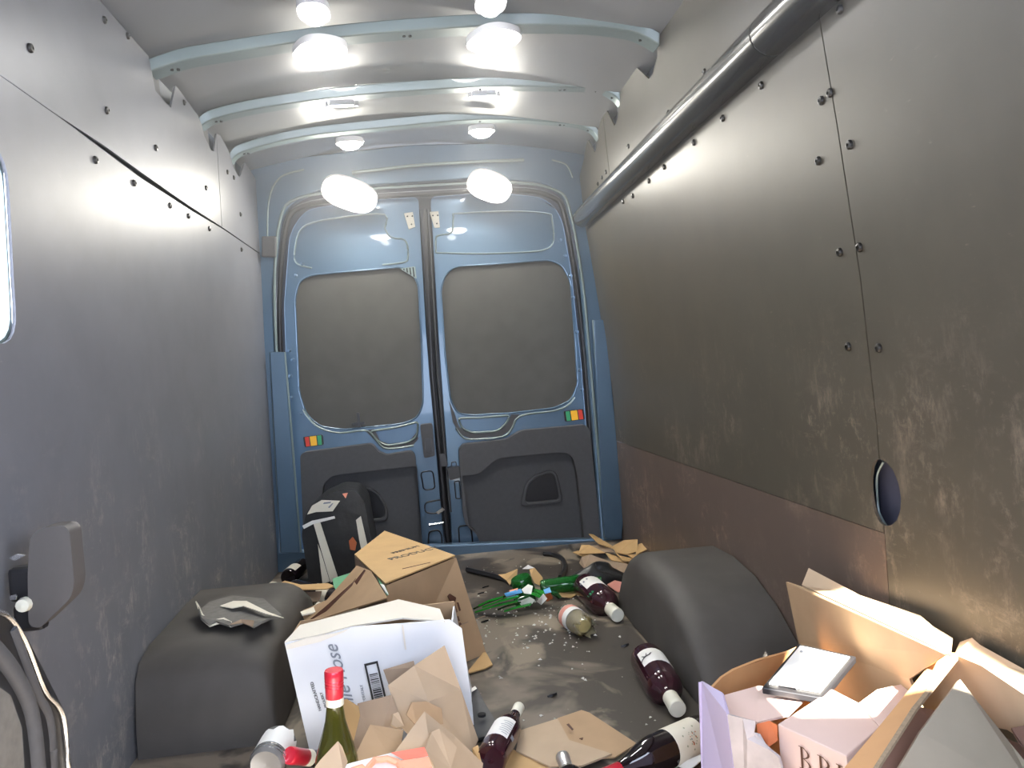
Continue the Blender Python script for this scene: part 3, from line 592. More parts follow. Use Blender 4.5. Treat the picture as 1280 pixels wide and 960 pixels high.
# ------------------------------------------------------------------ white wine carton
wb = empty('wine_carton'); tag(wb, 'white printed wine carton with barcode and script lettering, cream top flap', 'box')
F = [Vector(p) for p in ((-0.373,1.814,0.28), (0.015,1.848,0.28), (0.049,1.898,0.0), (-0.332,1.814,0.0))]
F[2] = Vector((F[2].x, F[2].y, 0.004)); F[3] = Vector((F[3].x, F[3].y, 0.004))
BK = [p + Vector((0.01, 0.15, 0)) for p in F]
FRONT = [Vector(p) for p in [(-0.3727,1.814,0.28),(-0.2936,1.821,0.2839),(-0.2198,1.8276,0.2963),(-0.1088,1.8373,0.2889),(0.0089,1.8475,0.2827),(0.0361,1.8496,0.2577),(0.0477,1.8482,0.0716),(0.0481,1.8476,0.0229),(-0.332,1.814,-0.0)]]
fp = shell([p for p in FRONT], None, 0.004).build('front_panel', M['white_card'], wb)
shell([F[0] + Vector((0.004, 0.006, -0.002)), F[3] + Vector((0.004, 0.006, 0)), BK[3], BK[0]], None, 0.004).build('side_panel', M['card'], wb)
shell([F[1] + Vector((0, 0.006, -0.012)), F[2] + Vector((0, 0.006, 0)), BK[2], BK[1] + Vector((0, 0, -0.012))], None, 0.004).build('side_panel', M['white_card'], wb)
shell([BK[0], BK[1], BK[2], BK[3]], None, 0.004).build('back_panel', M['card'], wb)
tf = [(-0.372,1.81,0.283),(-0.353,1.909,0.288),(-0.253,1.96,0.289),(-0.12,2.038,0.289),(-0.105,1.894,0.284),(-0.225,1.876,0.283),(-0.296,1.839,0.282),(-0.013,1.924,0.287),(-0.003,1.841,0.282)]
shell(tf, [(0, 1, 2, 5, 6), (2, 3, 4, 5), (3, 7, 8, 4)], 0.004).build('top_flap', M['cream_card'], wb)
shell([(-0.3698,1.8062,0.2768),(-0.3192,1.8108,0.2864),(-0.256,1.8163,0.2889),(-0.2265,1.819,0.2942),(-0.2378,1.8179,0.2882),(-0.2932,1.8129,0.2735),(-0.3688,1.8062,0.2656)], None, 0.002).build('torn_edge', M['cream_card'], wb)
# print on the front: frame in metres
o0 = Vector((-0.1867,1.8184,-0.0207)); rt = Vector((-0.0164,1.8335,-0.0073)) - o0; upv = Vector((-0.2034,1.8199,0.2082)) - o0
bc = [Vector(p) for p in [(-0.1979,1.8204,0.2074),(-0.1663,1.8232,0.2104),(-0.1474,1.8232,0.0864),(-0.181,1.8203,0.0841)]]
b = MB()
def bar(mb, a, c, d, e): mb.add([a, c, d, e], [(0, 1, 2, 3)])
w_ = 0.12
def q4(u, v): return bc[0].lerp(bc[1], u).lerp(bc[3].lerp(bc[2], u), v)
for (u0, u1, v0, v1) in ((0, .14, 0, 1), (.86, 1, 0, 1), (0, 1, 0, .045)): bar(b, q4(u0, v0), q4(u1, v0), q4(u1, v1), q4(u0, v1))
vv = 0.22
while vv < 0.98:
    h = random.choice((.008, .012, .02, .026)); bar(b, q4(.2, vv), q4(.8, vv), q4(.8, vv + h), q4(.2, vv + h)); vv += h + random.choice((.010, .014, .022))
b.build('barcode', M['ink'], fp, recalc=False)
def line_text(s, px0, px1, size, mat, nm, shear=0, up=None, ext=.0006):
    a, c = Vector(px0), Vector(px1); d = c - a; nrm = (FRONT[1] - FRONT[0]).cross(FRONT[8] - FRONT[0]).normalized()
    if nrm.y > 0: nrm = -nrm
    return text(s, size, a, d, nrm.cross(d), M[mat], nm, fp, shear, ext)
A = [(-0.2182,1.8169,0.0788),(-0.2534,1.8161,0.2492),(-0.3011,1.8101,0.1144),(-0.3171,1.8097,0.1913),(-0.288,1.8114,0.1198),(-0.3047,1.8108,0.1894),(-0.1943,1.819,0.0787),(-0.2122,1.8192,0.2133)]
line_text('Belle Rose', A[0], A[1], 0.044, 'ink_grey', 'script_lettering', 0.5)
line_text('HANDCRAFTED', A[2], A[3], 0.0098, 'ink', 'small_lettering')
line_text('PROUDLY', A[4], A[5], 0.0085, 'ink', 'small_lettering')
line_text('PRODUCT OF ITALY', A[6], A[7], 0.009, 'ink_grey', 'small_lettering')
for p in [(-0.1367,1.8254,0.1834),(-0.1372,1.8253,0.1759),(-0.1359,1.8253,0.1681),(-0.1401,1.8252,0.1877)]:
    b = MB(); b.box((p[0] - .002, p[1] - .0005, p[2] - .0015), (p[0] + .002, p[1] + .0005, p[2] + .0015)); b.build('print_mark', M['ink_grey'], fp)
piece('crease', [(-0.1048,1.8296,0.2871),(-0.1011,1.8299,0.2866),(-0.0979,1.8294,0.2272),(-0.1017,1.8291,0.2277)], 'cream_card', fp, None, .0006)

# ------------------------------------------------------------------ brown carton behind it
bb = empty('brown_carton'); tag(bb, 'open brown cardboard carton with black printing, behind the white wine carton', 'box')
T = [(-0.28,2.536,0.3),(-0.202,2.884,0.3),(0.043,2.391,0.3),(-0.159,2.144,0.3)]
T = [Vector(p) for p in T]; Bm = [Vector((p.x, p.y, 0.004)) for p in T]; Bm[2] = Vector((0.113,2.348,0.006))
shell([T[3], T[2], T[2].lerp(Bm[2], 0.52), Bm[2], Bm[3]], None, 0.004).build('side_panel', M['card'], bb)
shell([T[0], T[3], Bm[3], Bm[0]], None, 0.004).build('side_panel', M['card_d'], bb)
shell([T[1], T[2], Bm[2] + Vector((0, 0.1, 0)), Bm[1]], None, 0.004).build('side_panel', M['card'], bb)
shell([T[0], T[1], Bm[1], Bm[0]], None, 0.004).build('side_panel', M['card'], bb)
zz = Vector((0, 0, 0.004))
shell([T[0] + zz, T[1] + zz, T[2] + zz, T[3] + zz], None, 0.004).build('top_flap', M['card_y'], bb)
shell([(0.047,2.207,0.004),(0.106,2.339,0.01),(0.115,2.336,0.01),(0.127,2.251,0.004),(0.102,2.227,0.004)], None, 0.004).build('bottom_flap', M['card_y'], bb)
fl_ = [(-0.258,2.4,0.3),(-0.207,2.28,0.31),(-0.146,2.02,0.299),(-0.407,2.3,0.169),(-0.44,2.42,0.171),(-0.351,2.36,0.214),(-0.283,2.4,0.263)]
shell(fl_, [(0, 1, 5, 6), (1, 2, 3, 5), (3, 4, 5)], 0.004).build('side_flap', M['card'], bb)
for pts in [[(-0.404,2.27,0.181),(-0.346,2.25,0.225),(-0.258,2.24,0.293),(-0.248,2.24,0.304),(-0.259,2.23,0.287),(-0.338,2.24,0.218)],[(-0.251,2.22,0.3),(-0.221,2.22,0.332),(-0.217,2.22,0.329),(-0.244,2.21,0.293)]]:
    shell(pts, None, 0.001).build('print_mark', M['ink_brown'], bb)
tp = [(-0.1428,2.4147,0.31),(-0.0537,2.4873,0.31),(-0.1503,2.4719,0.31),(-0.0646,2.5505,0.31),(-0.1159,2.2741,0.31),(-0.0265,2.3158,0.31)]
tp2 = [(-0.155,2.405,0.308),(-0.049,2.48,0.308),(-0.151,2.49,0.308),(-0.07,2.56,0.308),(-0.116,2.28,0.308),(-0.034,2.325,0.308)]
def flat_text(s, a, c, size, mat, nm, parent, ext=.0008):
    a, c = Vector(a), Vector(c); d = c - a; return text(s, size, a, d, Vector((0, 0, 1)).cross(d), M[mat], nm, parent, 0, ext)
flat_text('PRODUCT', tp2[0], tp2[1], 0.040, 'ink', 'carton_lettering', bb); flat_text('PREMIUM', tp2[2], tp2[3], 0.027, 'ink', 'carton_lettering', bb)
b = MB(); b.tube([tp2[4], tp2[5]], 0.0016, 4); b.build('print_line', M['ink_brown'], bb)
for pts in [[(0.0091,2.3077,0.2068),(0.0168,2.3184,0.2103),(0.0354,2.3341,0.1917),(0.032,2.3263,0.182),(0.0172,2.3097,0.186)],[(0.0165,2.3057,0.1776),(0.0213,2.3108,0.1756),(0.0265,2.3072,0.1494),(0.0217,2.3021,0.1515)],[(0.0263,2.3169,0.1756),(0.0314,2.3231,0.1757),(0.0368,2.3206,0.1515),(0.0317,2.3144,0.1515)],[(0.0367,2.3304,0.1779),(0.0416,2.3357,0.1758),(0.047,2.3331,0.1515),(0.0419,2.3268,0.1515)],[(0.0284,2.3067,0.1421),(0.0383,2.318,0.1399),(0.042,2.317,0.1252),(0.0321,2.3057,0.1275)],[(0.0289,2.2991,0.1203),(0.0416,2.3149,0.1211),(0.0461,2.318,0.1147),(0.0356,2.3037,0.1108),(0.0284,2.2961,0.1141)]]:
    shell(pts, None, 0.0008).build('handling_symbol', M['ink_brown'], bb)
piece('crease', [(0.1227,2.4088,0.1051),(0.1251,2.4105,0.1018),(0.0334,2.3029,0.1137),(0.0312,2.3013,0.1169)], 'card_d', bb, None, .0006)
piece('torn_tape', [(-0.204,2.331,0.302),(-0.194,2.327,0.302),(-0.148,2.09,0.292),(-0.152,2.083,0.29),(-0.172,2.149,0.3)], 'green_paper', bb, None, .002)
piece('torn_tape', [(-0.172,2.147,0.305),(-0.162,2.136,0.305),(-0.147,2.082,0.29),(-0.155,2.1,0.29)], 'paper', bb, None, .002)

# ------------------------------------------------------------------ loose dividers and boards in front of the white carton
board('cardboard_divider', 'large folded kraft divider leaning on the white wine carton, highest of the loose dividers', 'cardboard',
      [(-0.137,1.7,0.198),(-0.079,1.73,0.224),(-0.009,1.755,0.253),(0.02,1.745,0.152),(0.05,1.735,0.037),(0.037,1.71,0.029),(-0.057,1.66,0.043),(-0.112,1.67,0.115),(-0.052,1.69,0.157)], 'card_p', [(0, 1, 8, 7), (1, 2, 3, 8), (3, 4, 5, 6, 8), (6, 7, 8)])
board('cardboard_divider', 'small dull kraft corner showing behind the large folded divider, below the barcode', 'cardboard',
      [(-0.151,1.775,0.206),(-0.081,1.78,0.217),(-0.078,1.77,0.205),(-0.137,1.765,0.162)], 'card_d')
board('cardboard_divider', 'brown kraft sheet lying slanted under the barcode, between red-capped bottle and large divider', 'cardboard',
      [(-0.204,1.69,0.169),(-0.129,1.69,0.18),(-0.11,1.655,0.119),(-0.166,1.62,0.085),(-0.219,1.62,0.107)], 'card_d')
board('cardboard_divider', 'pale yellow kraft strip standing beside the neck of the upright red-capped bottle', 'cardboard',
      [(-0.228,1.6,0.217),(-0.221,1.62,0.211),(-0.202,1.66,0.175),(-0.198,1.64,0.164),(-0.207,1.58,0.14),(-0.226,1.56,0.181)], 'card_y')
board('cardboard_divider', 'reddish brown kraft sheet with a slanted top, behind the coral printed card', 'cardboard',
      [(-0.169,1.57,0.172),(-0.104,1.585,0.146),(-0.11,1.55,0.129),(-0.121,1.5,0.119),(-0.197,1.48,0.148)], 'card')
board('cardboard_divider', 'pointed light kraft sheet rising to a corner above the coral printed card', 'cardboard',
      [(-0.058,1.56,0.191),(-0.0,1.57,0.127),(0.052,1.58,0.061),(0.046,1.56,0.047),(-0.042,1.46,0.087),(-0.123,1.5,0.139)], 'card_p')
board('cardboard_divider', 'smaller square kraft flap lying on the pointed light sheet', 'cardboard',
      [(-0.047,1.518,0.167),(-0.031,1.53,0.166),(0.001,1.53,0.125),(-0.014,1.49,0.104),(-0.04,1.455,0.116),(-0.06,1.478,0.153)], 'card_p')
board('cardboard_divider', 'small worn kraft square stuck on the face of the large folded divider', 'cardboard',
      [(-0.087,1.66,0.172),(-0.057,1.675,0.164),(-0.025,1.685,0.14),(-0.024,1.675,0.11),(-0.08,1.645,0.126),(-0.099,1.65,0.151)], 'card')
board('cardboard_divider', 'greyish kraft scrap leaning over the lying red capsule', 'cardboard',
      [(-0.213,1.425,0.215),(-0.206,1.425,0.205),(-0.199,1.42,0.178),(-0.205,1.4,0.169),(-0.263,1.39,0.176),(-0.243,1.405,0.194)], 'card_p')
board('cardboard_divider', 'narrow yellow kraft strip beside the dark red bottle, behind the pointed sheet', 'cardboard',
      [(0.036,1.66,0.055),(0.05,1.66,0.061),(0.053,1.63,0.026),(0.047,1.61,0.017),(0.039,1.62,0.042)], 'card_y')
board('cardboard_divider', 'torn kraft flap with a curled white edge under the large folded divider', 'cardboard',
      [(-0.128,1.64,0.159),(-0.115,1.645,0.161),(-0.106,1.635,0.132),(-0.122,1.62,0.137),(-0.131,1.62,0.145)], 'card_p')
cc = empty('printed_card'); tag(cc, 'white card printed with coral and orange shapes at the bottom of the frame', 'card')
CP = [(-0.237,1.4,0.173),(-0.189,1.42,0.173),(-0.119,1.46,0.163),(-0.06,1.485,0.153),(-0.043,1.43,0.134),(-0.04,1.4,0.119),(-0.24,1.36,0.16)]
piece('sheet', CP, 'paper', cc, None, .003)
piece('coral_print', [(-0.12,1.447,0.171),(-0.059,1.472,0.162),(-0.052,1.454,0.153),(-0.096,1.438,0.159)], 'coral', cc, None, .001)
piece('orange_print', [(-0.104,1.433,0.161),(-0.051,1.446,0.155),(-0.042,1.414,0.14),(-0.043,1.38,0.131),(-0.103,1.37,0.144),(-0.109,1.41,0.157)], 'orange', cc, None, .001)
b = MB(); b.tube([(-0.155,1.37,0.151),(-0.16,1.405,0.169),(-0.149,1.425,0.172),(-0.127,1.433,0.168),(-0.108,1.43,0.16),(-0.101,1.415,0.153)], [.006] * 6, 6); b.build('orange_print', M['orange'], cc)
b = MB(); b.tube([(-0.194,1.375,0.167),(-0.187,1.4,0.172),(-0.171,1.405,0.173),(-0.159,1.395,0.165)], [.005] * 4, 6); b.build('orange_print', M['orange'], cc)

# ------------------------------------------------------------------ bottles
BORDEAUX = [(0.0001, 0.006), (0.020, 0.004), (0.033, 0.000), (0.0368, 0.006), (0.0375, 0.02), (0.0375, 0.182), (0.0355, 0.197), (0.029, 0.212), (0.020, 0.225), (0.0155, 0.238), (0.0142, 0.252), (0.0138, 0.285), (0.0150, 0.287), (0.0150, 0.298), (0.0001, 0.298)]
FLUTE = [(0.0001, 0.006), (0.022, 0.004), (0.036, 0.000), (0.0390, 0.006), (0.0395, 0.02), (0.0395, 0.125), (0.037, 0.145), (0.031, 0.168), (0.024, 0.190), (0.018, 0.212), (0.0150, 0.235), (0.0140, 0.285), (0.0150, 0.287), (0.0150, 0.298), (0.0001, 0.298)]
BURGUNDY = [(0.0001, 0.006), (0.022, 0.004), (0.036, 0.000), (0.0398, 0.006), (0.0405, 0.02), (0.0405, 0.150), (0.038, 0.170), (0.031, 0.195), (0.022, 0.222), (0.0165, 0.245), (0.0145, 0.265), (0.0140, 0.285), (0.0150, 0.287), (0.0150, 0.298), (0.0001, 0.298)]
def bottle(base, tip, label, glass='glass_dark', cap='cap_white', lab='paper', lz=(0.045, 0.125), prof=BORDEAUX, roll=0.0, name='wine_bottle', cap_from=0.240, group=None, arc=2.4, size=None, fat=1.0):
    base, tip = Vector(base), Vector(tip)
    if size: base = tip - (tip - base).normalized() * .3025 * size
    mw = axis_matrix(base, tip, roll); sc = size or (tip - base).length / 0.30
    mw = mw @ Matrix.Diagonal((sc * fat, sc * fat, sc, 1)); e = empty(name); tag(e, label, 'bottle', group)
    b = MB(); b.lathe(prof, 24, mw); b.build('glass_body', M[glass], e, 50)
    if lab:
        r = max(p[0] for p in prof) + 0.0006
        b = MB(); b.lathe([(r - 0.0008, lz[0]), (r, lz[0] + .0002), (r, lz[1] - .0002), (r - 0.0008, lz[1])], 20, mw, -arc, arc); b.build('paper_label', M[lab], e, 50)
    if cap:
        b = MB(); b.lathe([(0.0150, cap_from), (0.0158, cap_from + .001), (0.0162, 0.285), (0.0168, 0.288), (0.0168, 0.300), (0.0155, 0.3025), (0.0001, 0.3025)], 18, mw); b.build('capsule', M[cap], e, 40)
    e['_m'] = 1; del e['_m']; return e, mw
def mark(e, mw, r, pts, mat, name):      # flat print wrapped on a label: (angle, z) outline, subdivided so it follows the curve
    bm = bmesh.new(); bm.faces.new([bm.verts.new((p[0], p[1], 0)) for p in pts])
    a0, a1 = min(p[0] for p in pts), max(p[0] for p in pts); k = a0 + 0.09
    while k < a1 - 0.01:
        bmesh.ops.bisect_plane(bm, geom=bm.verts[:] + bm.edges[:] + bm.faces[:], plane_co=(k, 0, 0), plane_no=(1, 0, 0)); k += 0.09
    bm.verts.index_update(); b = MB(); r += 0.0003
    b.add([mw @ Vector((r * math.cos(v.co.x), r * math.sin(v.co.x), v.co.y)) for v in bm.verts], [tuple(v.index for v in f.verts) for f in bm.faces]); bm.free()
    lb = [c for c in e.children if c.name.startswith('paper_label')]
    b.build(name, M[mat], lb[0] if lb else e, recalc=False)
CAMP = Vector((0, 0, 0.87))
def face_angle(mw): c = mw.inverted() @ CAMP; return math.atan2(c.y, c.x)

e, mw = bottle((0.531,2.839,0.037), (0.568,2.498,0.03), 'dark red wine bottle with cream cap lying beside the broken green glass', 'glass_red', 'cap_white', fat=1.22)
a = face_angle(mw)
for da, z0 in ((-.5, .06), (-.2, .066), (.05, .06)): mark(e, mw, .0383, [(a + da, z0), (a + da + .12, z0), (a + da + .12, z0 + .012), (a + da, z0 + .012)], 'ink_grey', 'label_print')
mwt = mw @ Matrix.Rotation(a, 4, 'Z')
text('135', 0.022, mwt @ Vector((.0383, .018, .175)), (mwt.to_3x3() @ Vector((0, -1, 0))), (mwt.to_3x3() @ Vector((0, 0, -1))), M['greenp'], 'green_numerals', e)
e, mw = bottle((0.549,2.091,0.037), (0.536,1.782,0.03), 'dark red wine bottle with leaping animal on its label, by the right wheel arch', 'glass_red', 'cap_white', fat=1.22)
a = face_angle(mw); r = .0384
for pts in ([(-.30, .088), (.02, .092), (.28, .098), (.30, .094), (.04, .084), (-.2, .083)], [(.0, .086), (.16, .075), (.20, .077), (.08, .088)], [(-.22, .084), (-.4, .074), (-.43, .077), (-.28, .089)], [(.26, .097), (.36, .106), (.40, .103), (.31, .094)], [(-.1, .084), (-.16, .072), (-.12, .072), (-.04, .085)]):
    mark(e, mw, r, [(a + p, z) for p, z in pts], 'ink', 'animal_print')
e, mw = bottle((0.073,1.638,0.037), (0.163,1.871,0.04), 'dark red wine bottle lying base forward between the kraft dividers and flat cardboard', 'glass_red', 'cap_white', lz=(.06, .155), prof=BURGUNDY)
a = face_angle(mw)
for k in range(7):
    z0 = .072 + .010 * k; w = random.uniform(.25, .6); mark(e, mw, .0413, [(a - w, z0), (a + w * .6, z0), (a + w * .6, z0 + .0022), (a - w, z0 + .0022)], 'ink_grey', 'label_print')
mark(e, mw, .0413, [(a + .45, .075), (a + .75, .075), (a + .75, .092), (a + .45, .092)], 'ink_grey', 'label_print')
e, mw = bottle((0.547,1.633,0.042), (0.287,1.503,0.042), 'dark wine bottle with floral wreath label and red cap, lying against the sky-tinted box', 'glass_dark', 'cap_red', 'paper_cr', lz=(.03, .115), prof=BURGUNDY)
a = face_angle(mw); r = .0413
for k in range(26):
    t = random.random() * 6.283; q = math.sqrt(random.random()); aa = a - .02 + .36 * q * math.cos(t); z0 = .068 + .015 * q * math.sin(t); s = random.uniform(.03, .07)
    mark(e, mw, r + .0001 * (k % 3), [(aa - s, z0), (aa, z0 - s * .035), (aa + s, z0), (aa, z0 + s * .035)], random.choice(['sage', 'sage', 'ink_grey', 'rust']), 'wreath_print')
for k in range(7):
    t = k * .9 + .3; aa = a + .62 * math.cos(t); z0 = .068 + .026 * math.sin(t); mark(e, mw, r, [(aa - .07, z0), (aa, z0 - .0025), (aa + .07, z0), (aa, z0 + .0025)], 'sage', 'wreath_print')
e, mw = bottle((-0.232, 1.48, 0.004), (-0.218,1.48,0.324), 'upright olive wine bottle with bright red screw cap before the white carton', 'glass_olive', 'cap_red', None, prof=FLUTE, cap_from=.252)
b = MB(); b.lathe([(.0150, .240), (.0160, .2405), (.0160, .2535), (.0150, .254)], 16, mw); b.build('neck_band', M['cap_white'], e, 40)
for k in range(5):
    b = MB(); b.lathe([(.0164, .272 + .005 * k), (.0170, .2735 + .005 * k), (.0164, .275 + .005 * k)], 16, mw); b.build('cap_ridge', M['cap_red'], e, 40)
e, mw = bottle((-0.18,1.74,0.005), (-0.323,1.53,0.151), 'lying dark bottle with red screw cap toward the left wheel arch, half under kraft scraps', 'glass_dark', 'cap_red', None, prof=FLUTE, cap_from=.252, size=1.0)
b = MB(); b.lathe([(.0150, .238), (.0160, .2385), (.0160, .2535), (.0150, .254)], 16, mw); b.build('neck_band', M['cap_white'], e, 40)
# broken grey bottle base with torn white label
e = empty('broken_bottle'); tag(e, 'broken grey bottle stump with torn white label beside the lying red cap', 'bottle')
mw = axis_matrix((-0.366,1.52,0.14), (-0.354,1.62,0.147))
b = MB(); b.lathe([(.0001, .004), (.022, .002), (.030, .000), (.0345, .008), (.035, .02), (.035, .085), (.031, .085), (.031, .012), (.0001, .010)], 22, mw); b.build('glass_body', M['glass_grey'], e, 50)
b = MB(); v = []; n = 30
for k in range(n + 1):
    an = 2 * math.pi * k / n
    for z in (.026, .082 + .010 * math.sin(k * 1.7) * (k % 3 == 0) - .012 * (k % 7 == 0)): v.append(mw @ Vector((.0358 * math.cos(an), .0358 * math.sin(an), z)))
b.add(v, [(2 * k, 2 * k + 2, 2 * k + 3, 2 * k + 1) for k in range(n)]); b.build('paper_label', M['paper'], e, 50)
for z in (.010, .018):
    b = MB(); b.lathe([(.0352, z), (.0362, z + .002), (.0352, z + .004)], 22, mw); b.build('base_ring', M['chrome'], e, 50)
e, mw = bottle((0.227,1.486,0.03), (0.228,1.627,0.03), 'silver capped bottle neck poking up on the flat cardboard at the frame bottom', 'glass_dark', 'cap_silver', None, size=.9)
# far bottles by the left pillar and behind the brown carton
e, mw = bottle((-0.654,3.35,0.055), (-0.605, 3.63, .06), 'dark bottle with cream label on the floor at the foot of the left blue pillar', 'glass_dark', 'cap_white', 'paper_cr', lz=(.02, .10))
e, mw = bottle((-0.377,2.84,0.079), (-.66, 3.05, .10), 'dark bottle with cream label lying between left wheel arch and brown carton', 'glass_dark', 'cap_white', 'paper_cr', lz=(.03, .075))
# clear bottle, broken open
e = empty('clear_bottle'); tag(e, 'broken clear bottle with pink and white label alone on the open floor', 'bottle')
mw = axis_matrix((0.403,2.537,0.038), (0.458,2.339,0.036))
b = MB(); n = 22; prof = [(.0001, .004), (.030, .0), (.038, .006), (.0385, .02), (.0385, .10), (.036, .125)]; v = []; f = []
for r, z in prof:
    for k in range(n): v.append(mw @ Vector((r * math.cos(6.2832 * k / n), r * math.sin(6.2832 * k / n), z)))
for k in range(n):
    an = 6.2832 * k / n; z = .145 + .022 * math.sin(k * 2.3) + .012 * math.sin(k * 1.1); v.append(mw @ Vector((.031 * math.cos(an), .031 * math.sin(an), z)))
for i in range(len(prof)):
    for k in range(n): f.append((i * n + k, i * n + (k + 1) % n, (i + 1) * n + (k + 1) % n, (i + 1) * n + k))
b.add(v, f); b.build('glass_body', M['clear'], e, 60)
b = MB(); b.lathe([(.0380, .018), (.0392, .0185), (.0392, .072), (.0380, .0725)], 20, mw); b.build('paper_label', M['paper'], e, 50)
b = MB(); b.lathe([(.0393, .02), (.0395, .021), (.0395, .044), (.0393, .045)], 20, mw); b.build('pink_band', M['pink'], e, 50)
b = MB(); b.lathe([(.0001, .075), (.035, .075), (.035, .115), (.02, .135), (.0001, .135)], 14, mw); b.build('amber_residue', simple('amber_residue', (.50, .40, .17), .3, trans=.2, var=.4, scale=40), e, 50)

# ------------------------------------------------------------------ broken green bottles
e, mw = bottle((0.365,2.867,0.04), (0.6,2.866,0.05), 'green bottle with torn white label lying next to the dark red wine bottle', 'glass_bottle_green', None, 'paper', lz=(.05, .10), arc=1.0)
b = MB(); b.lathe([(.0380, .012), (.0384, .0125), (.0384, .035), (.0380, .0355)], 12, mw, -.5, .9); b.build('back_label', M['paper'], e, 50)
e = empty('broken_green_bottle'); tag(e, 'upended broken green bottle bottom with torn kraft paper stuck on it', 'bottle')
mw = axis_matrix((0.288,2.857,0.09), (0.313,2.866,-0.0))
b = MB(); n = 20; v = []; f = []; prof = [(.0001, .006), (.025, .003), (.036, .0), (.040, .008), (.040, .05)]
for r, z in prof:
    for k in range(n): v.append(mw @ Vector((r * math.cos(6.2832 * k / n), r * math.sin(6.2832 * k / n), z)))
for k in range(n): v.append(mw @ Vector((.040 * math.cos(6.2832 * k / n), .040 * math.sin(6.2832 * k / n), .075 + .02 * math.sin(k * 2.1))))
for i in range(len(prof)):
    for k in range(n): f.append((i * n + k, i * n + (k + 1) % n, (i + 1) * n + (k + 1) % n, (i + 1) * n + k))
b.add(v, f); b.build('glass_body', M['glass_bottle_green'], e, 60)
piece('kraft_scrap', [(0.338,2.96,0.089),(0.356,2.95,0.096),(0.382,2.93,0.061),(0.378,2.9,0.033),(0.345,2.9,0.051),(0.337,2.92,0.075)], 'card_y', e, None, .002)
piece('white_scrap', [(0.311,2.97,0.093),(0.334,2.97,0.106),(0.357,2.96,0.094),(0.334,2.95,0.095)], 'paper', e, None, .002)
# a bundle of long green shards, a neck and torn labels
def shard(px_a, px_b, w, label, mat='glass_green', t=.005):
    a, c = Vector(px_a), Vector(px_b); d = (c - a).normalized(); s = d.cross(Vector((0, 0, 1))).normalized() * w
    up = Vector((0, 0, .004))
    o = shell([a - s * .2, a + s * .3, a.lerp(c, .45) + s + up, c + s * .55, c - s * .4, a.lerp(c, .55) - s * .8 + up], None, t).build('glass_shard', M[mat]); tag(o, label, 'glass shard', 'long green glass shards'); return o
SH = [[(0.103,2.792,0.014),(0.216,2.702,0.075)],[(0.107,2.765,0.01),(0.251,2.665,0.065)],[(0.134,2.748,0.03),(0.257,2.653,0.085)],[(0.187,2.734,0.02),(0.263,2.676,0.055)],[(0.209,2.733,0.012),(0.304,2.693,0.04)],[(0.119,2.739,0.04),(0.202,2.663,0.085)]]
for k, (a, c) in enumerate(SH):
    shard(a, c, .012 if k != 5 else .005, ['long green shard reaching nearest the brown carton, uppermost of its bundle', 'long green shard lying lowest in the bundle that points at the brown carton', 'long green shard under the blue label in the shard bundle', 'dark green shard beneath the white torn label, short in the bundle', 'green shard at the near side of the smashed bottle, away from the carton', 'thin sliver of green glass along the top of the shard bundle'][k], 'glass_green' if k % 3 else 'glass_green_d', .006)
e, mw = bottle((0.328,2.781,0.035), (0.197,2.752,0.022), 'smashed green bottle with blue and white label under the long shards', 'glass_green_d', None, None, prof=[(.0001, .01), (.03, .0), (.033, .02), (.034, .12), (.028, .17), (.012, .16), (.0001, .15)])
piece('blue_label', [(0.211,2.7,0.082),(0.274,2.727,0.085),(0.277,2.711,0.075),(0.218,2.699,0.07)], 'ink_blue', e, None, .002)
piece('orange_label', [(0.233,2.722,0.085),(0.264,2.731,0.088),(0.261,2.715,0.084),(0.234,2.709,0.08)], 'orange', e, None, .002)
piece('white_label', [(0.276,2.716,0.085),(0.304,2.751,0.09),(0.32,2.742,0.085),(0.307,2.697,0.07),(0.282,2.699,0.075)], 'paper', e, None, .002)
piece('torn_label', [(0.259,2.694,0.05),(0.302,2.704,0.06),(0.319,2.693,0.05),(0.306,2.707,0.03),(0.271,2.709,0.03)], 'paper', e, None, .002)
piece('torn_label', [(0.322,2.672,0.05),(0.354,2.726,0.06),(0.363,2.697,0.05),(0.343,2.728,0.02)], 'paper', e, None, .002)
piece('blue_scrap', [(0.355,2.723,0.075),(0.379,2.728,0.08),(0.38,2.701,0.07),(0.357,2.707,0.065)], 'ink_blue', e, None, .002)
piece('rust_scrap', [(0.359,2.721,0.055),(0.382,2.736,0.06),(0.392,2.756,0.03),(0.366,2.725,0.03)], 'rust', e, None, .002)
for k, (a, c, w) in enumerate([[(0.333,2.81,0.05),(0.369,2.784,0.03)],[(0.386,2.77,0.05),(0.42,2.766,0.03)],[(0.316,2.775,0.05),(0.355,2.769,0.03)]] and [(*q, .016) for q in [[(0.333,2.81,0.05),(0.369,2.784,0.03)],[(0.386,2.77,0.05),(0.417,2.747,0.03)],[(0.31,2.777,0.05),(0.35,2.771,0.03)]]]):
    o = shard(a, c, w, ['green shard beside the white label of the smashed bottle', 'dark green shard next to the rust coloured scrap', 'green shard just below the kraft scrap on the upended bottle'][k], 'glass_green_d' if k == 1 else 'glass_green', .006); o['group'] = 'short green shards'
board('kraft_scrap', 'torn kraft scrap standing at the far side of the broken green glass', 'cardboard', [(0.222,3.06,0.053),(0.25,3.05,0.056),(0.295,3.0,0.084),(0.287,2.98,0.058),(0.254,2.95,0.038),(0.245,2.97,0.052)], 'card_y', None, .003)
board('kraft_scrap', 'crumpled kraft scrap lying flat between green bottle and clear bottle', 'cardboard', [(0.411,2.863,0.012),(0.45,2.908,0.02),(0.515,2.891,0.012),(0.501,2.852,0.006),(0.47,2.817,0.004),(0.427,2.815,0.015)], 'card_y', [(0, 1, 5), (1, 2, 3, 5), (3, 4, 5)], .003)

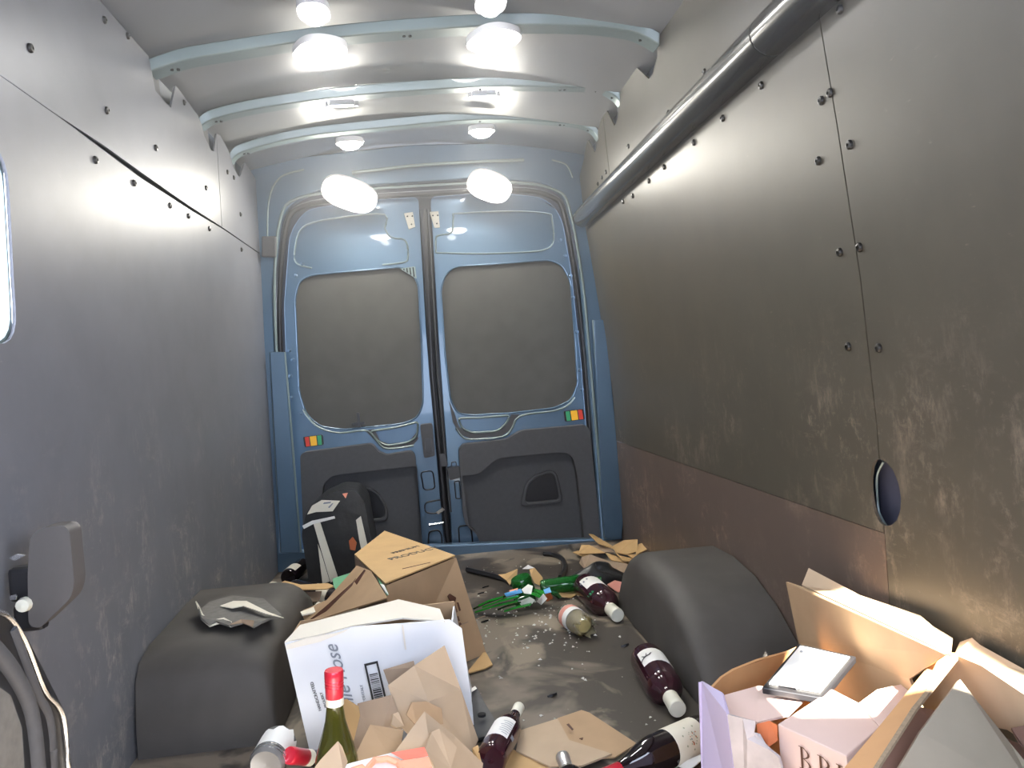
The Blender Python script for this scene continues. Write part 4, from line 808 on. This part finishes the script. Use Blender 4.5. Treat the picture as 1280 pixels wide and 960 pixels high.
# black film bag and pink wrapper behind the red wine bottle
random.seed(11)
b = MB(); c0 = Vector((0.593,2.898,0.03)); v = []; f = []; n, m = 18, 8
for j in range(m + 1):
    for k in range(n):
        th = j / m * math.pi / 2; an = 6.2832 * k / n; rr = (1 + .16 * math.sin(3 * an + j) + random.uniform(-.10, .10)) * math.cos(th)
        v.append((c0.x + .115 * rr * math.cos(an), c0.y + .02 + .075 * rr * math.sin(an), .004 + .085 * math.sin(th) * (1 + .2 * math.sin(2 * an))))
for j in range(m):
    for k in range(n): f.append((j * n + k, j * n + (k + 1) % n, (j + 1) * n + (k + 1) % n, (j + 1) * n + k))
f.append(tuple(range(n - 1, -1, -1))); b.add(v, f); tag(b.build('plastic_bag', M['bag'], None, 60), 'crumpled black film bag on the floor behind the dark red wine bottle', 'bag')
board('wrapper', 'pink printed wrapper half under the black film bag, against the wheel arch', 'wrapper', [(0.599,2.769,0.055),(0.633,2.794,0.06),(0.672,2.783,0.05),(0.665,2.76,0.03),(0.63,2.742,0.03)], 'pink', [(0, 1, 2, 3, 4)], .003)

# heap of torn kraft board in the far right corner
H = [[(0.687,3.5,0.083),(0.706,3.5,0.078),(0.774,3.42,0.036),(0.775,3.38,0.031),(0.712,3.42,0.053)],[(0.622,3.42,0.025),(0.642,3.46,0.044),(0.675,3.44,0.045),(0.725,3.34,0.027),(0.617,3.38,0.024)],[(0.721,3.32,0.032),(0.75,3.28,0.027),(0.77,3.22,0.022),(0.819,3.18,0.017),(0.791,3.14,0.019),(0.721,3.22,0.024)],[(0.77,3.4,0.037),(0.832,3.42,0.056),(0.88,3.36,0.068),(0.855,3.28,0.035),(0.803,3.26,0.03),(0.77,3.3,0.031)],[(0.837,3.24,0.032),(0.877,3.34,0.051),(0.931,3.32,0.068),(0.904,3.26,0.049),(0.842,3.22,0.039)],[(0.771,3.36,0.039),(0.758,3.22,0.044),(0.82,3.18,0.03),(0.821,3.12,0.035),(0.756,3.16,0.038),(0.753,3.24,0.047)],[(0.793,3.22,0.041),(0.884,3.18,0.041),(0.879,3.14,0.041),(0.804,3.12,0.04)],[(0.608,3.277,0.035),(0.638,3.245,0.05),(0.7,3.188,0.03),(0.775,3.143,0.02),(0.726,3.001,0.008),(0.683,2.972,0.004),(0.669,3.107,0.006),(0.595,3.173,0.01),(0.598,3.291,0.008)],[(0.599,3.46,0.018),(0.62,3.45,0.026),(0.667,3.36,0.02),(0.624,3.36,0.021)],[(0.681,3.47,0.038),(0.742,3.44,0.042),(0.77,3.36,0.025),(0.705,3.36,0.031)]]
HL = ['thin kraft sliver sticking up at the top of the torn board heap', 'kraft flap with round corner lying at the near side of the torn board heap', 'long kraft strip hanging toward the floor from the torn board heap',
      'large kraft panel standing in the middle of the torn board heap', 'kraft panel standing against the brown wall on the torn board heap', 'folded kraft strip curling across the front of the torn board heap',
      'flat kraft tongue pointing at the wheel arch from the torn board heap', 'dull brown sheet lying flat on the floor under the torn board heap', 'small white-tipped kraft scrap at the end of the torn board heap', 'shaded kraft piece in the hollow of the torn board heap']
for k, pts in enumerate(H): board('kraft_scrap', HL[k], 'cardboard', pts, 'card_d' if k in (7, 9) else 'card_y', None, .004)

# flat board on the floor, and strips under it
fb = empty('flat_cardboard'); tag(fb, 'flattened kraft sheets lying on the floor beside the dark red bottle', 'cardboard')
piece('sheet', [(0.156,1.805,0.014),(0.18,1.815,0.014),(0.252,1.838,0.016),(0.259,1.717,0.02),(0.34,1.645,0.014),(0.266,1.615,0.012),(0.2,1.628,0.012),(0.136,1.72,0.01)], 'card_p', fb, [(0, 1, 2, 3, 7), (3, 4, 5, 6, 7)], .004)
piece('sheet', [(0.254,1.851,0.008),(0.319,1.877,0.009),(0.335,1.858,0.009),(0.407,1.685,0.006),(0.344,1.638,0.006),(0.261,1.654,0.005),(0.227,1.774,0.006)], 'card', fb, None, .003)
piece('sheet', [(0.129,1.739,0.005),(0.204,1.632,0.006),(0.194,1.571,0.005),(0.089,1.612,0.005)], 'card_y', fb, None, .003)
piece('tear', [(0.266,1.79,0.022),(0.272,1.793,0.022),(0.277,1.76,0.023),(0.273,1.757,0.023)], 'ink_brown', fb, None, .001)
piece('tear', [(0.281,1.711,0.023),(0.291,1.715,0.022),(0.287,1.704,0.022)], 'ink_brown', fb, None, .001)
board('white_strip', 'white folded strip beneath the wreath-labelled bottle, near the sky-tinted box', 'card', [(0.461,1.566,0.012),(0.513,1.561,0.03),(0.519,1.549,0.03),(0.477,1.543,0.008)], 'paper', None, .003)

# black floor fitting right of the white carton
ft = empty('floor_bracket'); tag(ft, 'flat black bracket with a round hole, lying by the foot of the white carton', 'bracket')
piece('plate', [(0.037,2.007,0.03),(0.069,2.05,0.03),(0.08,1.96,0.03),(0.105,1.839,0.02),(0.083,1.807,0.012),(0.04,1.79,0.012)], 'trim', ft, None, .012)
q = Vector((0.07,1.865,0.036)); b = MB(); b.lathe([(.010, -.004), (.010, .0015), (.0001, .0015)], 12, Matrix.Translation(q)); b.build('hole', M['hole'], ft)
piece('sticker', [(0.039,2.005,0.037),(0.064,2.035,0.037),(0.068,2.018,0.037),(0.043,1.989,0.037)], 'paper', ft, None, .001)

# dark strap and rubber lump near the doors
b = MB(); b.tube(bulge([(0.109,3.357,0.012),(0.191,3.243,0.012),(0.256,3.141,0.012),(0.274,3.061,0.012)]), .012, 6); tag(b.build('rubber_strap', M['black'], None, 50), 'dark rubber strap lying on the floor beyond the green glass', 'strap')
b = MB(); b.tube(bulge([(0.475,3.09,0.01),(0.515,3.204,0.01),(0.537,3.366,0.01),(0.518,3.467,0.01),(0.474,3.517,0.01)]), .011, 6); tag(b.build('rubber_strap', M['black'], None, 50), 'curved dark rubber strap on the floor near the rear doors', 'strap')
board('red_wrapper', 'small red wrapper peeping over the top edge of the brown carton', 'wrapper', [(-0.114,3.55,0.067),(-0.083,3.56,0.084),(-0.011,3.56,0.066),(-0.019,3.5,0.014),(-0.109,3.5,0.019)], 'pink', None, .003)

# crumbs of glass and dirt: nobody could count them
random.seed(5); b = MB()
for k in range(230):
    if k < 170: cx_, cy_ = random.choice(((.36, 2.82), (.33, 2.55), (.13, 2.55), (.36, 2.35), (.2, 2.7))); x, y = random.gauss(cx_, .07), random.gauss(cy_, .10)
    else: x, y = random.uniform(-.05, .55), random.uniform(1.75, 3.6)
    if not (.05 < x < .60): continue
    s = random.choice((.0025, .004, .004, .006)); a = random.random() * 6.28
    p = [Vector((x + s * math.cos(a + q) * random.uniform(.6, 1.5), y + s * math.sin(a + q) * random.uniform(.6, 1.5), .0008)) for q in (0, 2.1, 4.2)]
    b.add(p + [Vector((x, y, .001 + s * .8))], [(0, 1, 3), (1, 2, 3), (2, 0, 3), (0, 2, 1)])
tag(b.build('glass_crumbs', M['crumb']), 'scattered glass crumbs and dirt on the dusty floor', 'litter', None, 'stuff')
b = MB()
SL_ = ['small black scrap beside the brown carton edge, level with the straight rubber strap', 'small black scrap just below the straight rubber strap near the brown carton', 'black scrap on the floor by the wheel arch, above the bottle with leaping animal label',
       'lone black scrap between the brown carton and the clear bottle', 'black scrap in the middle of the bare floor above the flat kraft sheets']
for k, p in enumerate([(0.144,3.01,0.004),(0.169,3.093,0.004),(0.539,2.298,0.004),(0.134,2.666,0.004),(0.265,2.006,0.004)]):
    q = Vector(p); o = shell([q + Vector((-.014, -.006, 0)), q + Vector((.0, -.009, .004)), q + Vector((.013, .004, .002)), q + Vector((.002, .009, 0))], None, .005).build('dark_scrap', M['black']); tag(o, SL_[k], 'scrap', 'black scraps on the floor')

# ------------------------------------------------------------------ left side: pack, papers, torn board
pk = empty('pack'); tag(pk, 'black shrink wrapped pack with pale straps standing before the left rear door', 'pack')
b = slab(rounded([(-0.576,0.244),(-0.549,0.336),(-0.496,0.385),(-0.407,0.418),(-0.335,0.405),(-0.305,0.355),(-0.294,0.227),(-0.277,0.089),(-0.272,-0.015),(-0.558,-0.009)], .02), [], 3.3, 3.56); b.build('wrapped_body', M['bag'], pk, 40, .035, 4)
PY = 3.288
piece('strap', [(-0.521,3.286,0.285),(-0.494,3.286,0.293),(-0.436,3.286,0.043),(-0.47,3.286,0.033)], 'paper_cr', pk, None, .003)
piece('strap', [(-0.51,3.284,0.2),(-0.5,3.284,0.165),(-0.473,3.284,0.038),(-0.503,3.284,0.03)], 'paper_cr', pk, None, .003)
piece('strap', [(-0.567,3.284,0.283),(-0.526,3.284,0.3),(-0.433,3.284,0.311),(-0.43,3.284,0.301),(-0.521,3.284,0.286),(-0.561,3.284,0.269)], 'paper', pk, None, .003)
piece('side_label', [(-0.345,3.286,0.286),(-0.324,3.286,0.301),(-0.304,3.286,0.166),(-0.33,3.286,0.138),(-0.338,3.286,0.2)], 'paper_cr', pk, None, .003)
tl_ = piece('top_label', [(-0.544,3.284,0.328),(-0.521,3.284,0.363),(-0.48,3.284,0.383),(-0.405,3.284,0.373),(-0.438,3.284,0.332),(-0.507,3.284,0.335)], 'paper_cr', pk, None, .003)
piece('label_print', [(-0.471,3.28,0.373),(-0.441,3.28,0.373),(-0.445,3.28,0.367),(-0.475,3.28,0.366)], 'ink_grey', tl_, None, .001)
piece('label_print', [(-0.456,3.28,0.351),(-0.438,3.28,0.366),(-0.432,3.28,0.366),(-0.45,3.28,0.347)], 'ink_grey', tl_, None, .001)
piece('orange_sticker', [(-0.393,3.283,0.402),(-0.37,3.283,0.404),(-0.381,3.283,0.381)], 'orange', pk, None, .002)
piece('rust_sticker', [(-0.381,3.284,0.201),(-0.364,3.284,0.217),(-0.349,3.284,0.191),(-0.358,3.284,0.158),(-0.378,3.284,0.164)], 'rust', pk, None, .002)

tb_ = board('torn_board', 'torn grey felt board with frayed edge lying on top of the left wheel arch', 'board',
      [(-0.695,2.251,0.28),(-0.682,2.245,0.262),(-0.676,2.305,0.262),(-0.631,2.375,0.256),(-0.523,2.303,0.256),(-0.439,2.123,0.256),(-0.46,2.084,0.262),(-0.473,2.03,0.27),(-0.492,2.022,0.262),(-0.528,2.073,0.262),(-0.558,2.063,0.258),(-0.605,2.106,0.262),(-0.62,2.096,0.256),(-0.648,2.128,0.268)], 'felt', None, .006)
piece('frayed_edge', [(-0.695,2.245,0.284),(-0.683,2.228,0.274),(-0.652,2.157,0.268),(-0.621,2.117,0.262),(-0.588,2.121,0.264),(-0.559,2.083,0.262),(-0.558,2.062,0.256),(-0.594,2.107,0.256),(-0.62,2.095,0.252),(-0.65,2.134,0.262)], 'paper_cr', tb_, None, .003)
board('torn_paper', 'cream torn paper strip lying on the grey felt board over the left wheel arch', 'paper',
      [(-0.628,2.232,0.267),(-0.595,2.25,0.272),(-0.553,2.225,0.275),(-0.469,2.109,0.27),(-0.419,2.051,0.268),(-0.479,2.099,0.272),(-0.551,2.179,0.275),(-0.583,2.184,0.27)], 'paper_cr', None, .002)
board('kraft_scrap', 'small kraft corner turned up at the near edge of the grey felt board', 'cardboard', [(-0.549,2.029,0.27),(-0.525,2.048,0.274),(-0.487,2.022,0.276),(-0.488,2.006,0.265),(-0.521,2.039,0.268)], 'card_d', None, .003)
board('kraft_scrap', 'long folded kraft strip crossing in front of the black pack', 'cardboard', [(-0.582,2.8,0.167),(-0.563,2.82,0.171),(-0.505,2.8,0.156),(-0.407,2.78,0.157),(-0.376,2.75,0.151),(-0.408,2.74,0.148),(-0.537,2.76,0.151)], 'card_y', None, .004)
board('kraft_scrap', 'dull brown kraft strip beneath the folded strip near the left wheel arch', 'cardboard', [(-0.571,2.79,0.14),(-0.429,2.77,0.137),(-0.438,2.74,0.109),(-0.522,2.75,0.112)], 'card_d', None, .004)
board('kraft_scrap', 'small upright kraft corner at the far end of the left wheel arch', 'cardboard', [(-0.593,2.585,0.192),(-0.58,2.6,0.202),(-0.563,2.6,0.193),(-0.575,2.58,0.184)], 'card_y', None, .003)
board('kraft_scrap', 'cream folded card with a curled slit beside the brown carton', 'cardboard', [(-0.432,2.36,0.186),(-0.396,2.38,0.191),(-0.384,2.4,0.201),(-0.358,2.37,0.2),(-0.38,2.33,0.19),(-0.422,2.33,0.185)], 'paper_cr', None, .004)
board('green_sheet', 'green paper sheet between black pack and brown carton', 'paper', [(-0.392,2.8,0.168),(-0.305,2.8,0.188),(-0.303,2.7,0.168),(-0.355,2.66,0.146),(-0.379,2.72,0.162)], 'green_paper', None, .002)

# ------------------------------------------------------------------ sliding door hardware on the left
dr = empty('door_3'); dr['kind'] = 'structure'
hd = slab(rounded([(-0.699,0.642),(-0.681,0.657),(-0.642,0.657),(-0.634,0.647),(-0.633,0.555),(-0.641,0.53),(-0.697,0.483),(-0.713,0.491),(-0.708,0.576)], .012), [], 1.40, 1.445).build('door_handle', M['grey_pad'], dr, None, .010, 3)
b = MB(); b.box((-0.745, 1.405, .530), (-0.690, 1.44, .590)); b.box((-0.745, 1.412, .475), (-.695, 1.44, .525)); b.build('handle_mount', M['black'], dr, None, .008)
q = Vector((-0.716,1.4,0.528)); b = MB(); b.lathe([(.0001, -.012), (.011, -.010), (.013, 0), (.011, .010), (.0001, .012)], 12, Matrix.Translation(q) @ Matrix.Rotation(math.pi / 2, 4, 'X')); b.build('lock_pin', M['cap_white'], dr, 50)
for pts in [[(-0.728,1.39,0.612),(-0.716,1.39,0.618),(-0.702,1.39,0.614),(-0.719,1.39,0.607)],[(-0.731,1.39,0.548),(-0.721,1.39,0.55),(-0.723,1.39,0.54),(-0.732,1.39,0.54)]]: piece('mount_screw', pts, 'chrome', dr, None, .004)
dpts = [(-0.668,1.175,0.573),(-0.668,1.248,0.553),(-0.668,1.295,0.497),(-0.668,1.343,0.398),(-0.668,1.382,0.354),(-0.668,1.398,0.315),(-0.668,1.4,0.223),(-0.668,1.144,0.352)]
shell(dpts, None, .006).build('door_panel', M['black'], dr)
b = MB(); b.tube(bulge([(-0.659,1.169,0.576),(-0.659,1.231,0.557),(-0.659,1.278,0.502),(-0.659,1.324,0.404),(-0.659,1.363,0.361),(-0.659,1.38,0.322),(-0.659,1.381,0.231)]), .0045, 6); b.build('door_edge', M['chrome'], dr, 60)
b = MB(); b.tube(bulge([(-0.662,1.179,0.536),(-0.662,1.237,0.47),(-0.662,1.28,0.389),(-0.662,1.287,0.281)]), .014, 8); b.build('door_ridge', M['trim'], dr, 60)
b = MB(); b.tube(bulge([(-0.664,1.254,0.529),(-0.664,1.307,0.407),(-0.664,1.339,0.348),(-0.664,1.34,0.254)]), .009, 8); b.build('door_ridge', M['trim'], dr, 60)
shell([(-0.657,1.145,0.502),(-0.657,1.218,0.438),(-0.657,1.24,0.379),(-0.657,1.237,0.301),(-0.657,1.125,0.36)], None, .004).build('door_inset', M['felt'], dr)

# ------------------------------------------------------------------ right front: open carton with sky-tinted side, inner carton, framed card
ca = empty('open_carton'); tag(ca, 'large open carton with sky-tinted lavender side and orange flap at the lower right', 'box')
piece('sky_tinted_side', [(0.473,1.425,0.245),(0.484,1.425,0.245),(0.484,1.32,0.264),(0.466,1.25,0.261)] + [(.478, 1.245, .004), (.466, 1.42, .004)], 'sky_tint_card', ca, None, .005)
piece('front_side', [(0.463,1.246,0.264),(0.481,1.225,0.264),(0.496,1.21,0.263),(0.489,1.205,0.248),(0.491,1.2,0.233),(0.502,1.19,0.232),(0.508,1.18,0.228),(0.515,1.17,0.223)] + [(.56, 1.15, .004), (.478, 1.242, .004)], 'torn_card', ca, None, .005)
piece('torn_hole', [(0.499,1.216,0.256),(0.516,1.205,0.264),(0.526,1.198,0.259),(0.525,1.198,0.234),(0.508,1.2,0.223),(0.497,1.21,0.229)], 'rust', ca, None, .002)
piece('orange_flap', [(0.486,1.42,0.228),(0.526,1.45,0.24),(0.559,1.47,0.244),(0.622,1.5,0.245),(0.715,1.55,0.235),(0.758,1.575,0.234)] + [(.765, 1.57, .004), (.472, 1.43, .004)], 'card_or', ca, None, .005)
piece('right_side', [(0.8,1.711,0.33)] + [(0.812,1.694,0.197)] + [(.815, 1.63, .004), (.80, 1.06, .004)] + [(0.785,1.229,0.294),(0.765,1.101,0.385),(0.797,1.634,0.34)], 'card', ca, [(0, 1, 5, 6), (1, 2, 3, 4, 5)], .005)
piece('outer_flap', [(0.8,1.64,0.338),(0.828,1.657,0.371),(0.858,1.505,0.348),(0.862,1.314,0.364),(0.862,1.281,0.356),(0.862,1.228,0.352),(0.77,1.103,0.379)], 'card_p', ca, [(0, 1, 2, 3, 4, 5, 6)], .004)
piece('pink_flap', [(0.488,1.365,0.24),(0.576,1.384,0.243),(0.645,1.321,0.246),(0.574,1.26,0.243),(0.516,1.261,0.236),(0.471,1.27,0.236)], 'pink_card', ca, None, .004)

bc_ = empty('lettered_carton'); tag(bc_, 'sunlit pink carton with large dark serif letters inside the open sky-tinted carton', 'box')
C4 = [Vector(p) for p in [(0.527,1.199,0.26),(0.676,1.299,0.26),(0.705,1.171,0.26),(0.578,1.079,0.26)]]; D4 = [Vector((p.x, p.y, .006)) for p in C4]
mbx = MB(); mbx.hexa(C4, D4); mbx.build('carton_body', M['pink_card'], bc_, None, .002)
cu = Vector(C4[3]) - Vector(C4[0]); nf = cu.normalized().cross(Vector((0, 0, 1)))
def serif(letter):
    """strokes of a serif capital in a 1-high box: list of outlines"""
    st = [[(.10, .03), (.22, .03), (.22, .97), (.10, .97)], [(0, 0), (.32, 0), (.32, .035), (0, .035)], [(0, .965), (.32, .965), (.32, 1), (0, 1)]]
    def bowl(y0, y1, w, thick):
        n = 10; o = [(.22 + w * math.sin(math.pi * k / n) ** .7, y0 + (y1 - y0) * k / n) for k in range(n + 1)]
        i = [(.22 + max(0, w - thick) * math.sin(math.pi * k / n) ** .7, y0 + .03 + (y1 - y0 - .06) * k / n) for k in range(n + 1)]
        return [[o[k], o[k + 1], i[k + 1], i[k]] for k in range(n)]
    if letter == 'B': st += bowl(.0, .52, .42, .12) + bowl(.48, 1.0, .36, .11)
    if letter == 'R': st += bowl(.46, 1.0, .40, .12) + [[(.32, .48), (.44, .48), (.72, .0), (.58, .0)], [(.54, 0), (.82, 0), (.82, .035), (.54, .035)]]
    if letter == 'E': st += [[(.22, 0), (.60, 0), (.64, .22), (.60, .22), (.54, .04), (.22, .04)], [(.22, .96), (.54, .96), (.58, .80), (.62, .80), (.60, 1), (.22, 1)], [(.22, .48), (.46, .48), (.46, .52), (.22, .52)]]
    if letter == 'D': st += bowl(0, 1, .52, .13)
    return st
def letter_at(ch, u, top, h):
    b = MB()
    for poly in serif(ch):
        b.add([C4[0] + cu.normalized() * (u + p[0] * h) + Vector((0, 0, -top - h + p[1] * h)) + nf * .0022 for p in poly], [tuple(range(len(poly)))])
    b.build('letter', M['ink_brown'], bc_, recalc=False)
for ch, u in (('B', .042), ('R', .078), ('I', .112)): letter_at(ch, u, .018, .036)
for ch, u in (('D', .042), ('I', .084), ('E', .104)): letter_at(ch, u, .060, .036)
board('carton_lid', 'sunlit pale lid curving up behind the lettered carton', 'cardboard', [(0.686,1.23,0.262),(0.735,1.254,0.27),(0.786,1.259,0.272),(0.792,1.238,0.27),(0.748,1.181,0.268),(0.668,1.125,0.264)], 'pink_card', [(0, 1, 5), (1, 2, 3, 4, 5)], .004)
fc = empty('framed_card'); tag(fc, 'white card in a dark thin case leaning in the open carton', 'card')
q = [Vector(p) for p in [(0.688,1.437,0.285),(0.759,1.382,0.275),(0.646,1.282,0.262),(0.572,1.327,0.268)]]; ce = sum(q, Vector((0, 0, 0))) / 4
dn = Vector((0, 0, -.012)); mbx = MB(); mbx.hexa([ce + (p - ce) * 1.17 for p in q], [ce + (p - ce) * 1.17 + dn for p in q]); mbx.build('case', M['black'], fc, None, .002)
up_ = Vector((0, 0, .003)); piece('white_face', [p + up_ for p in q], 'paper', fc, None, .002)
piece('face_print', [(0.58,1.329,0.273),(0.604,1.317,0.275),(0.618,1.3,0.273),(0.608,1.293,0.273),(0.586,1.313,0.272)], 'card_d', fc, None, .0008)
piece('face_print', [(0.676,1.41,0.29),(0.68,1.405,0.29),(0.675,1.399,0.289),(0.671,1.404,0.289)], 'ink_grey', fc, None, .0008)

cbx = empty('corrugated_carton'); tag(cbx, 'brown corrugated carton with thick raw edges, cut by the lower right frame corner', 'box')
piece('near_flap', [(0.844,1.192,0.345),(0.83,1.205,0.343),(0.772,1.169,0.335),(0.621,1.04,0.33),(0.487,0.928,0.325),(0.503,0.885,0.345),(0.656,1.031,0.345)], 'card_or', cbx, [(0, 1, 2, 6), (2, 3, 5, 6), (3, 4, 5)], .004)
piece('raw_edge', [(0.84,1.187,0.347),(0.841,1.18,0.347),(0.656,1.021,0.347),(0.507,0.881,0.347),(0.501,0.882,0.347),(0.653,1.027,0.347)], 'card_edge', cbx, [(0, 1, 2, 5), (5, 2, 3, 4)], .005)
piece('back_side', [(0.836,1.175,0.348),(0.832,1.113,0.355),(0.82,1.003,0.352),(0.832,1.023,0.274),(0.838,1.073,0.271),(0.85,1.275,0.206),(0.85,1.324,0.192)], 'card_p', cbx, None, .004)
piece('sun_flap', [(0.838,1.19,0.344),(0.866,1.214,0.353),(0.866,1.183,0.371),(0.867,1.166,0.365),(0.868,1.058,0.359),(0.822,1.002,0.352)], 'card_p', cbx, None, .004)
piece('inner_shade', [(0.716,1.12,0.299),(0.753,1.13,0.283),(0.804,1.12,0.262),(0.862,1.06,0.24),(0.792,0.98,0.22),(0.518,0.95,0.273)], 'card_in', cbx, None, .004)  # dark sheet for the shaded carton inside, shade put into its colour
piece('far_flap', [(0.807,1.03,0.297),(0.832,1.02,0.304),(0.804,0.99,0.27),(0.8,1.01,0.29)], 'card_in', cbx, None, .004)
board('greyboard_divider', 'grey triangular divider standing in the corrugated carton at the lower right', 'cardboard', [(0.753,1.06,0.363),(0.795,1.02,0.282),(0.798,0.97,0.253),(0.788,0.96,0.232),(0.554,0.955,0.266),(0.646,1.0,0.325)], 'card_g', None, .005)

# ------------------------------------------------------------------ haze volume added under the roof to stand in for lens glare
if HAZE > 0:
    b = MB(); b.box((-0.70, -0.06, 0.90), (0.74, 3.48, 1.80)); hz = b.build('haze', [])
    m = bpy.data.materials.new('glare_haze'); m.use_nodes = True; nt = m.node_tree; nt.nodes.remove(nt.nodes['Principled BSDF'])
    vs = nt.nodes.new('ShaderNodeVolumeScatter'); vs.inputs['Color'].default_value = (1, 1, 1, 1);  vs.inputs['Anisotropy'].default_value = 0.35
    tc = nt.nodes.new('ShaderNodeTexCoord'); sp = nt.nodes.new('ShaderNodeSeparateXYZ'); mr = nt.nodes.new('ShaderNodeMapRange'); mr.interpolation_type = 'SMOOTHSTEP'
    mr.inputs[1].default_value = 0.90; mr.inputs[2].default_value = 1.75; mr.inputs[3].default_value = 0.0; mr.inputs[4].default_value = HAZE
    nt.links.new(tc.outputs['Object'], sp.inputs[0]); nt.links.new(sp.outputs['Z'], mr.inputs[0]); nt.links.new(mr.outputs[0], vs.inputs['Density'])
    nt.links.new(vs.outputs[0], nt.nodes['Material Output'].inputs['Volume']); hz.data.materials.append(m)
    tag(hz, 'thin bright haze added under the van roof for lens glare', 'haze', None, 'stuff')
